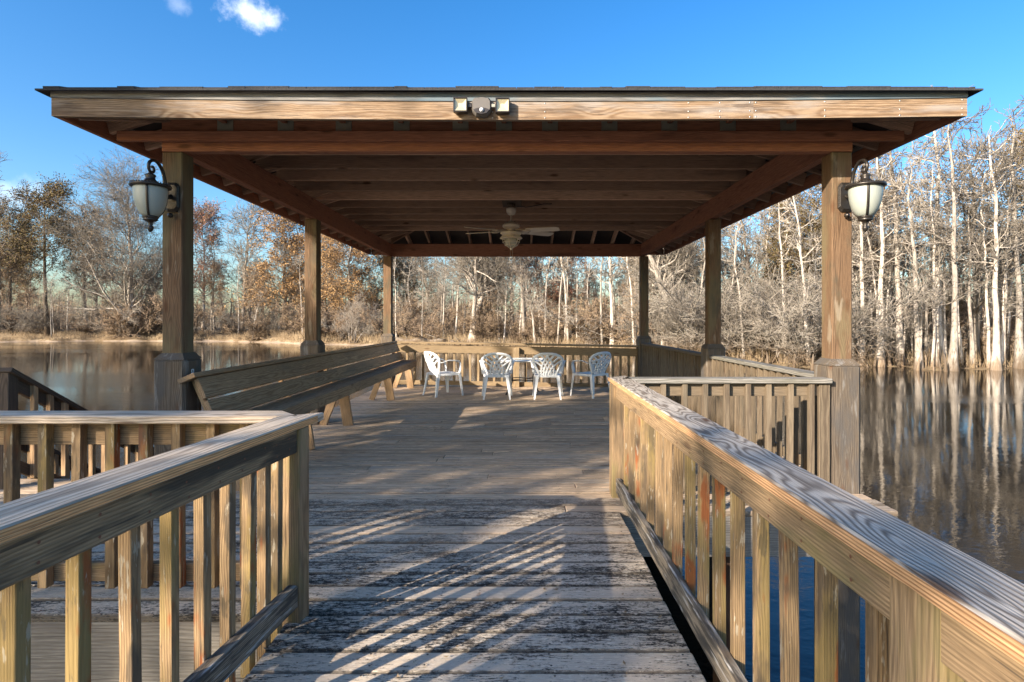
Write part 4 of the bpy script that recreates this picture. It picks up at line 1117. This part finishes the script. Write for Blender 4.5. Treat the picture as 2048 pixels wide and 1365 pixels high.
def plant_at(mesh, name, loc, h, H0, label, cat, group=None, rot=None, wide=1.0):
    g = bpy.data.objects.new(name, None); C.objects.link(g); g.location = loc
    k = h / H0; g.scale = (k*wide, k*wide, k); g.rotation_euler = (0, 0, tr.uniform(0, 6.28) if rot is None else rot)
    tag(g, label, cat, group)
    for nm, me in zip(('trunk', 'crown'), mesh):
        o = bpy.data.objects.new(nm, me); C.objects.link(o); o.parent = g
    return g
def hh(px, s, topy):                              # height from the picture row of its top
    t = (px - CX) / F; y = shoreY(t) + s; return H - (topy - CY) * y / F - groundz(t, s)
# trees one can point at
def one(kind, j, px, s, topy, label, cat='tree', **kw):
    if kind in SP: me = SP[kind]; H0 = {'fork': 15, 'bleach': 7, 'leanwhite': 8, 'greyoak': 17}[kind]; nm = 'bare_tree'
    else: me = PROTO[kind][j % len(PROTO[kind])]; H0 = KINDS[kind]['H']; nm = NAMES[kind]
    return plant(me, nm, px, s, hh(px, s, topy), H0, label, cat, **kw)
one('spread', 0, -60, 3, 330, 'bare tree with long arching branches at the far left edge of the photo')
one('olive', 0, 95, 5, 395, 'broad brown-green tree with thin dark foliage at the far left of the left bank')
one('olive', 1, 20, 14, 430, 'dark-leaved tree standing behind the arching bare tree at the far left')
one('greyoak', 0, 262, 3, 372, 'large many-branched pale grey tree on a root mound left of the front left gazebo post', rot=.6)
one('brown', 0, 175, 9, 410, 'brown twiggy tree between the dark-leaved tree and the big pale grey tree')
one('slim', 0, 103, 2, 560, 'small pale sapling at the waterline on the left bank')
one('red', 0, 405, 8, 425, 'reddish-leaved tree just right of the front left gazebo post')
one('spread', 1, 485, 10, 432, 'tall dark-limbed bare tree between the front and middle left gazebo posts')
one('leanwhite', 0, 505, 1.2, 585, 'small white tree leaning over the left waterline', rot=2.4)
one('orange', 0, 570, 6, 428, 'orange-leaved tree just left of the middle left gazebo post', wide=1.15)
one('orange', 1, 700, 7, 452, 'large rust-orange tree between the middle and back left gazebo posts', wide=1.2)
one('orange', 0, 650, 12, 465, 'tall orange tree partly hidden behind the middle left gazebo post', rot=3)
one('bleach', 0, 708, 1.0, 596, 'bleached many-stemmed small tree at the waterline between the left gazebo posts')
one('olive', 0, 790, 14, 480, 'dark green-brown tree behind the back left gazebo post')
one('fork', 0, 948, 2.0, 430, 'big forked tree with a long drooping limb seen above the second white chair', rot=1.2)
one('cypress', 0, 1048, 2.5, 380, 'thick pale trunk seen right of the big forked tree through the gazebo')
one('leanwhite', 0, 1072, 1.2, 540, 'pale leaning tree with a fork, in the middle of the gazebo opening', rot=5)
one('red', 1, 1085, 7, 470, 'pinkish-red budding tree in the middle of the gazebo opening', wide=1.2)
one('red', 0, 1150, 10, 480, 'red-tinted tree right of the middle of the gazebo opening')
one('slim', 1, 1115, 2.5, 420, 'straight pale thin tree above the third white chair')
one('cypress', 1, 1225, 2, 380, 'tall white cypress just left of the back right gazebo post')
one('slim', 2, 1268, 1, 400, 'leaning white trunk touching the back right gazebo post')
one('cypress', 2, 1325, 1.5, 360, 'forked pale cypress just right of the back right gazebo post')
one('fork', 0, 1348, 3, 400, 'spreading pale tree between the back and middle right gazebo posts', rot=4)
one('olive', 1, 1590, 9, 390, 'green-gold leafy tree behind the white trunks left of the front right gazebo post')
one('slim', 0, 1572, 1.5, 330, 'thin straight white trunk between the middle and front right gazebo posts')
one('slim', 1, 1618, 1.0, 300, 'thin white trunk beside the front right gazebo post')
for i, (px, s, ty, kd, j, lb) in enumerate([
    (1722, .6, 330, 'cypress', 3, 'white cypress standing in the water under the right lantern'),
    (1760, .1, 262, 'cypress', 0, 'tall white cypress with flared foot, second right of the front right post'),
    (1800, .8, 240, 'cypress', 1, 'slightly bent white cypress, third right of the front right post'),
    (1838, .2, 300, 'cypress', 2, 'white cypress forking high up, fourth right of the front right post'),
    (1872, 1.2, 310, 'slim', 2, 'slender white tree in the gap between the thick cypresses on the right'),
    (1905, -.5, 228, 'cypress', 3, 'tallest thick cypress with wide flared foot in the right water'),
    (1880, 3.0, 200, 'cypress', 2, 'tall cypress rising behind the thick-footed one on the right'),
    (1992, -.2, 262, 'cypress', 0, 'lone straight white cypress second from the right edge'),
    (2040, -.7, 215, 'cypress', 1, 'thick pale cypress at the right edge of the photo'),
    (1950, 4, 290, 'spread', 2, 'spreading grey tree behind the lone white cypress at the right')]):
    one(kd, j, px, s, ty, lb)
one('olive', 0, 2075, 6, 300, 'dark leafy tree behind the cypresses at the right edge')
one('brown', 1, 1740, 8, 300, 'brown twiggy tree behind the white cypresses under the right lantern')
# the crowd
def crowd(n, x0, x1, s0, s1, kinds, t0, t1, label, group, cat='tree'):
    for i in range(n):
        px = x0 + (x1-x0)*(i+tr.random())/n; s = s0 + (s1-s0)*tr.random()**1.3
        kd = tr.choice(kinds); me = tr.choice(PROTO[kd])
        ty = tr.uniform(t0, t1); plant(me, NAMES[kd], px, s, hh(px, s, ty), KINDS[kd]['H'], label, cat, group, sink=.05)
crowd(26, -330, 760, 5, 30, ['spread', 'slim', 'slim', 'brown', 'slim'], 455, 570, 'bare grey-brown tree in the wood behind the left bank', 'bare trees in the wood on the left bank')
crowd(9, -300, 760, 12, 40, ['olive', 'brown', 'brown'], 500, 590, 'dark leafy tree deep in the wood behind the left bank', 'leafy trees deep in the left wood')
crowd(26, 760, 1300, 3, 30, ['slim', 'slim', 'slim', 'brown', 'slim', 'spread'], 400, 540, 'tree in the crowded wood seen through the back of the gazebo', 'trees seen through the gazebo')
crowd(6, 760, 1300, 14, 34, ['brown'], 530, 600, 'dark tree low in the wood seen through the back of the gazebo', 'dark trees seen through the gazebo')
crowd(36, 1300, 1760, 1.0, 26, ['slim', 'cypress', 'slim', 'slim', 'spread'], 330, 480, 'pale tree in the dense wood between the right gazebo posts', 'pale trees behind the right gazebo posts')
crowd(40, 1700, 2420, .3, 24, ['cypress', 'slim', 'cypress', 'slim', 'slim', 'slim'], 370, 560, 'pale cypress or thin tree in the crowded swamp on the right', 'pale trees in the swamp on the right')
crowd(36, 1690, 2150, .2, 12, ['slim', 'slim', 'cypress'], 300, 500, 'thin pale trunk packed among the cypresses on the right', 'thin trunks among the right cypresses')
crowd(9, 1350, 2400, 14, 34, ['brown', 'olive', 'brown'], 470, 570, 'brown leafy tree deep in the swamp on the right', 'brown trees deep in the right swamp')
crowd(16, 770, 1300, .4, 7, ['slim'], 380, 540, 'thin pale trunk near the waterline seen through the gazebo', 'thin trunks seen through the gazebo')
# shrubs
crowd(34, -250, 780, 1.5, 12, ['brush', 'brush', 'shrub'], 600, 640, 'low tangled leafless shrub on the left bank', 'shrubs on the left bank', 'shrub')
crowd(18, 780, 1300, 2.5, 14, ['shrub', 'brush', 'brush'], 600, 645, 'tangled leafless shrub seen through the gazebo', 'shrubs seen through the gazebo', 'shrub')
crowd(26, 1300, 1700, 1.5, 10, ['shrub'], 545, 640, 'pale tangled shrub at the water between the right gazebo posts', 'shrubs behind the right gazebo posts', 'shrub')
crowd(22, 1720, 2400, 3.5, 14, ['shrub', 'brush', 'brush'], 600, 670, 'tangled shrub between the cypress trunks on the right', 'shrubs in the right swamp', 'shrub')
# cypress knees
def knee_mesh():
    b = MB(); b.lathe([(.13, -.3), (.10, 0), (.07, .25), (.045, .5), (.02, .62), (0, .65)], (0, 0, 0), 7); return b
kb = knee_mesh().build('cypress_knee', 'bark_grey', label='short pointed cypress knee standing at the waterline', cat='cypress knee', group='cypress knees along the waterline', origin=(0, 0, 0))
for i in range(90):
    px = tr.uniform(820, 2080) if i else 900
    t = (px-CX)/F; s = tr.uniform(-.9, 1.6); y = shoreY(t)+s
    o = kb if i == 0 else kb.copy()
    if i: C.objects.link(o)
    k = tr.uniform(.5, 1.7); o.location = (t*y, y, max(groundz(t, s), ZW)-.08); o.scale = (k*.8, k*.8, k); o.rotation_euler = (tr.uniform(-.12, .12), tr.uniform(-.12, .12), tr.uniform(0, 6))
# fallen logs, root mound
def log(px0, s0, px1, s1, r_, label, zo=.25):
    pts = []; n = 9
    for i in range(n):
        f_ = i/(n-1); px = px0+(px1-px0)*f_; s = s0+(s1-s0)*f_; t = (px-CX)/F; y = shoreY(t)+s
        pts.append((t*y, y, max(groundz(t, s), ZW)+zo+.12*math.sin(i*1.9)))
    b = MB(); b.tube(pts, [r_*(1-.05*i) for i in range(n)], 9)
    for i in (2, 4, 6): 
        p = Vector(pts[i]); b.tube([p, p+Vector((tr.uniform(-.4, .4), 0, .5)), p+Vector((tr.uniform(-.8, .8), -.2, .9))], [r_*.35, r_*.2, .02], 6)
    b.build('fallen_log', 'bark_grey', label=label, cat='log')
log(782, .6, 892, .9, .34, 'long dark fallen log at the waterline behind the back railing', .35)
log(900, 1.2, 940, .3, .2, 'short broken log beside the big forked tree')
log(640, .2, 600, .9, .14, 'thin pale driftwood log on the left sandbank')
log(1385, 1.5, 1300, .5, .16, 'thin fallen log at the waterline right of the back gazebo post')
def roots(px, s, n, spread, label):
    t = (px-CX)/F; y = shoreY(t)+s; c = Vector((t*y, y, groundz(t, s)+.25)); b = MB()
    for i in range(n):
        a = tr.uniform(0, 6.28); L = spread*tr.uniform(.4, 1); pts = []
        for k in range(5):
            f_ = k/4; pts.append(c + Vector((math.cos(a+f_*tr.uniform(-.5, .5))*L*f_*1.5, math.sin(a)*L*f_*.7, .35*math.sin(f_*3)*tr.uniform(.3, 1.2)-.6*f_)))
        b.tube(pts, [.13*(1-f_*.8) for f_ in (0, .25, .5, .75, 1)], 6)
    b.build('root_mound', 'bark_dark', label=label, cat='roots')
roots(255, 1.6, 60, 2.6, 'dark tangle of exposed roots under the big pale grey tree on the left bank')
roots(520, .9, 24, 1.4, 'small tangle of roots at the foot of the leaning white tree')
roots(1930, 1.0, 24, 1.5, 'tangle of roots and debris between the right cypresses')

# far-off wood: one mass of trunks and brush nobody could count
def woodland():
    g = np.random.default_rng(77); T = Tubes()
    def pos(n, s0, s1):
        t = g.uniform(-1.6, 1.6, n); s = g.uniform(s0, s1, n)
        y = np.array([shoreY(a) for a in t]) + s
        return np.stack([t*y, y, np.array([groundz(a, b) for a, b in zip(t, s)])], 1)
    n = 2300; p = pos(n, 14, 75); K = 4
    Hh = g.uniform(3.0, 8.5, n); ln = g.normal(size=(n, 2))*.35
    Q = np.zeros((n, K, 3))
    for k in range(K):
        f_ = k/(K-1); Q[:, k] = p + np.stack([ln[:, 0]*f_*2, ln[:, 1]*f_*2, Hh*f_], 1)
    Rr = g.uniform(.05, .17, n)[:, None]*np.linspace(1, .3, K)[None]
    T.add(Q, Rr, 4)
    P1, R1 = sprout(g, Q, Rr, 7, .15, 1, 2.4, (1.0, .3), 4, .05, .2, .5); T.add(P1, np.maximum(R1, .022), 3)
    P2, R2 = sprout(g, P1, R1, 3, .2, 1, 1.2, (.8, .3), 3, 0, .2, .5); T.add(P2, np.maximum(R2, .016), 3)
    split = sum(len(f) for f in T.Fq)
    n = 80000; pk = g.integers(0, len(P1), n); c = P1[pk, g.integers(0, 4, n)] + g.normal(size=(n, 3))*.5
    keep = c[:, 2] < g.uniform(0, 1, n)**1.7*7.5 + .2; c = c[keep]; n = len(c)
    u = unit(g.normal(size=(n, 3))); v = unit(np.cross(u, g.normal(size=(n, 3)))); sz = g.uniform(.06, .2, n)[:, None]
    T.quads(c, u*sz, v*sz*.6)
    me = T.mesh('woodland', 'bark_grey', True, ['twig_brown', 'leaf_brown'], split)
    o = bpy.data.objects.new('woodland', me); C.objects.link(o); o['kind'] = 'stuff'; o['label'] = 'dense brown leafless wood filling the background behind the riverbank trees'; o['category'] = 'woodland'
    # dry grass on the banks
    T = Tubes(); n = 42000; t = g.uniform(-1.4, .9, n); s = .5 + g.uniform(0, 1, n)**1.4*11
    y = np.array([shoreY(a) for a in t]) + s; z = np.array([groundz(a, b) for a, b in zip(t, s)])
    cl_ = np.sin(t*61+s)*np.sin(t*23-s*.7); keep = cl_ > g.uniform(-.8, .6, n) ; keep &= (t < .35) | (g.uniform(0, 1, n) < .35)
    t, y, z = t[keep], y[keep], z[keep]; n = len(t)
    p = np.stack([t*y, y, z], 1); h_ = g.uniform(.25, .75, n)*np.where(t > -.45, 1.5, .8); ln = g.normal(size=(n, 2))*.2
    Q = np.stack([p, p + np.stack([ln[:, 0], ln[:, 1], h_], 1)], 1); T.add(Q, np.stack([np.full(n, .022), np.full(n, .004)], 1), 3)
    me = T.mesh('dry_grass', 'grass', False); o = bpy.data.objects.new('dry_grass', me); C.objects.link(o); o['kind'] = 'stuff'; o['label'] = 'tall dry tan grass growing along the far riverbank'; o['category'] = 'grass'
woodland()

# trees on the near bank behind the viewer: they throw the dappled shade over the deck
SUNH = Vector((sd.x, sd.y, 0)).normalized(); SIDE = Vector((SUNH.y, -SUNH.x, 0))
BACK = dict(n1=20, t0=.60, limb=.22, a1=(1.1, .2), bend=.12, lean=.01, rr1=.36, n2=5, n3=4, n4=0, prof=cyl, bark='bark_dark', twig='twig_brown', leaf='leaf_olive', leaves=1500, ls=.15, lsp=.2, tw=.012)
bm_ = [make_tree(900+j, 12, .18, BACK) for j in range(2)]
for i, (d, off, h_, j) in enumerate([(14.5, 6.4, 11.2, 0), (16.5, 8.6, 9.0, 1), (15, 3.9, 8.6, 0), (16, -2.2, 9.0, 0), (17, .8, 7.8, 1), (17, 4.9, 10.2, 1)]):
    p = SUNH*d + SIDE*off
    plant_at(bm_[j], 'evergreen_tree', (p.x, p.y, -.2), h_, 12, 'leafy tree on the near bank behind the viewer', 'tree', 'trees on the near bank behind the viewer', rot=i*1.3)
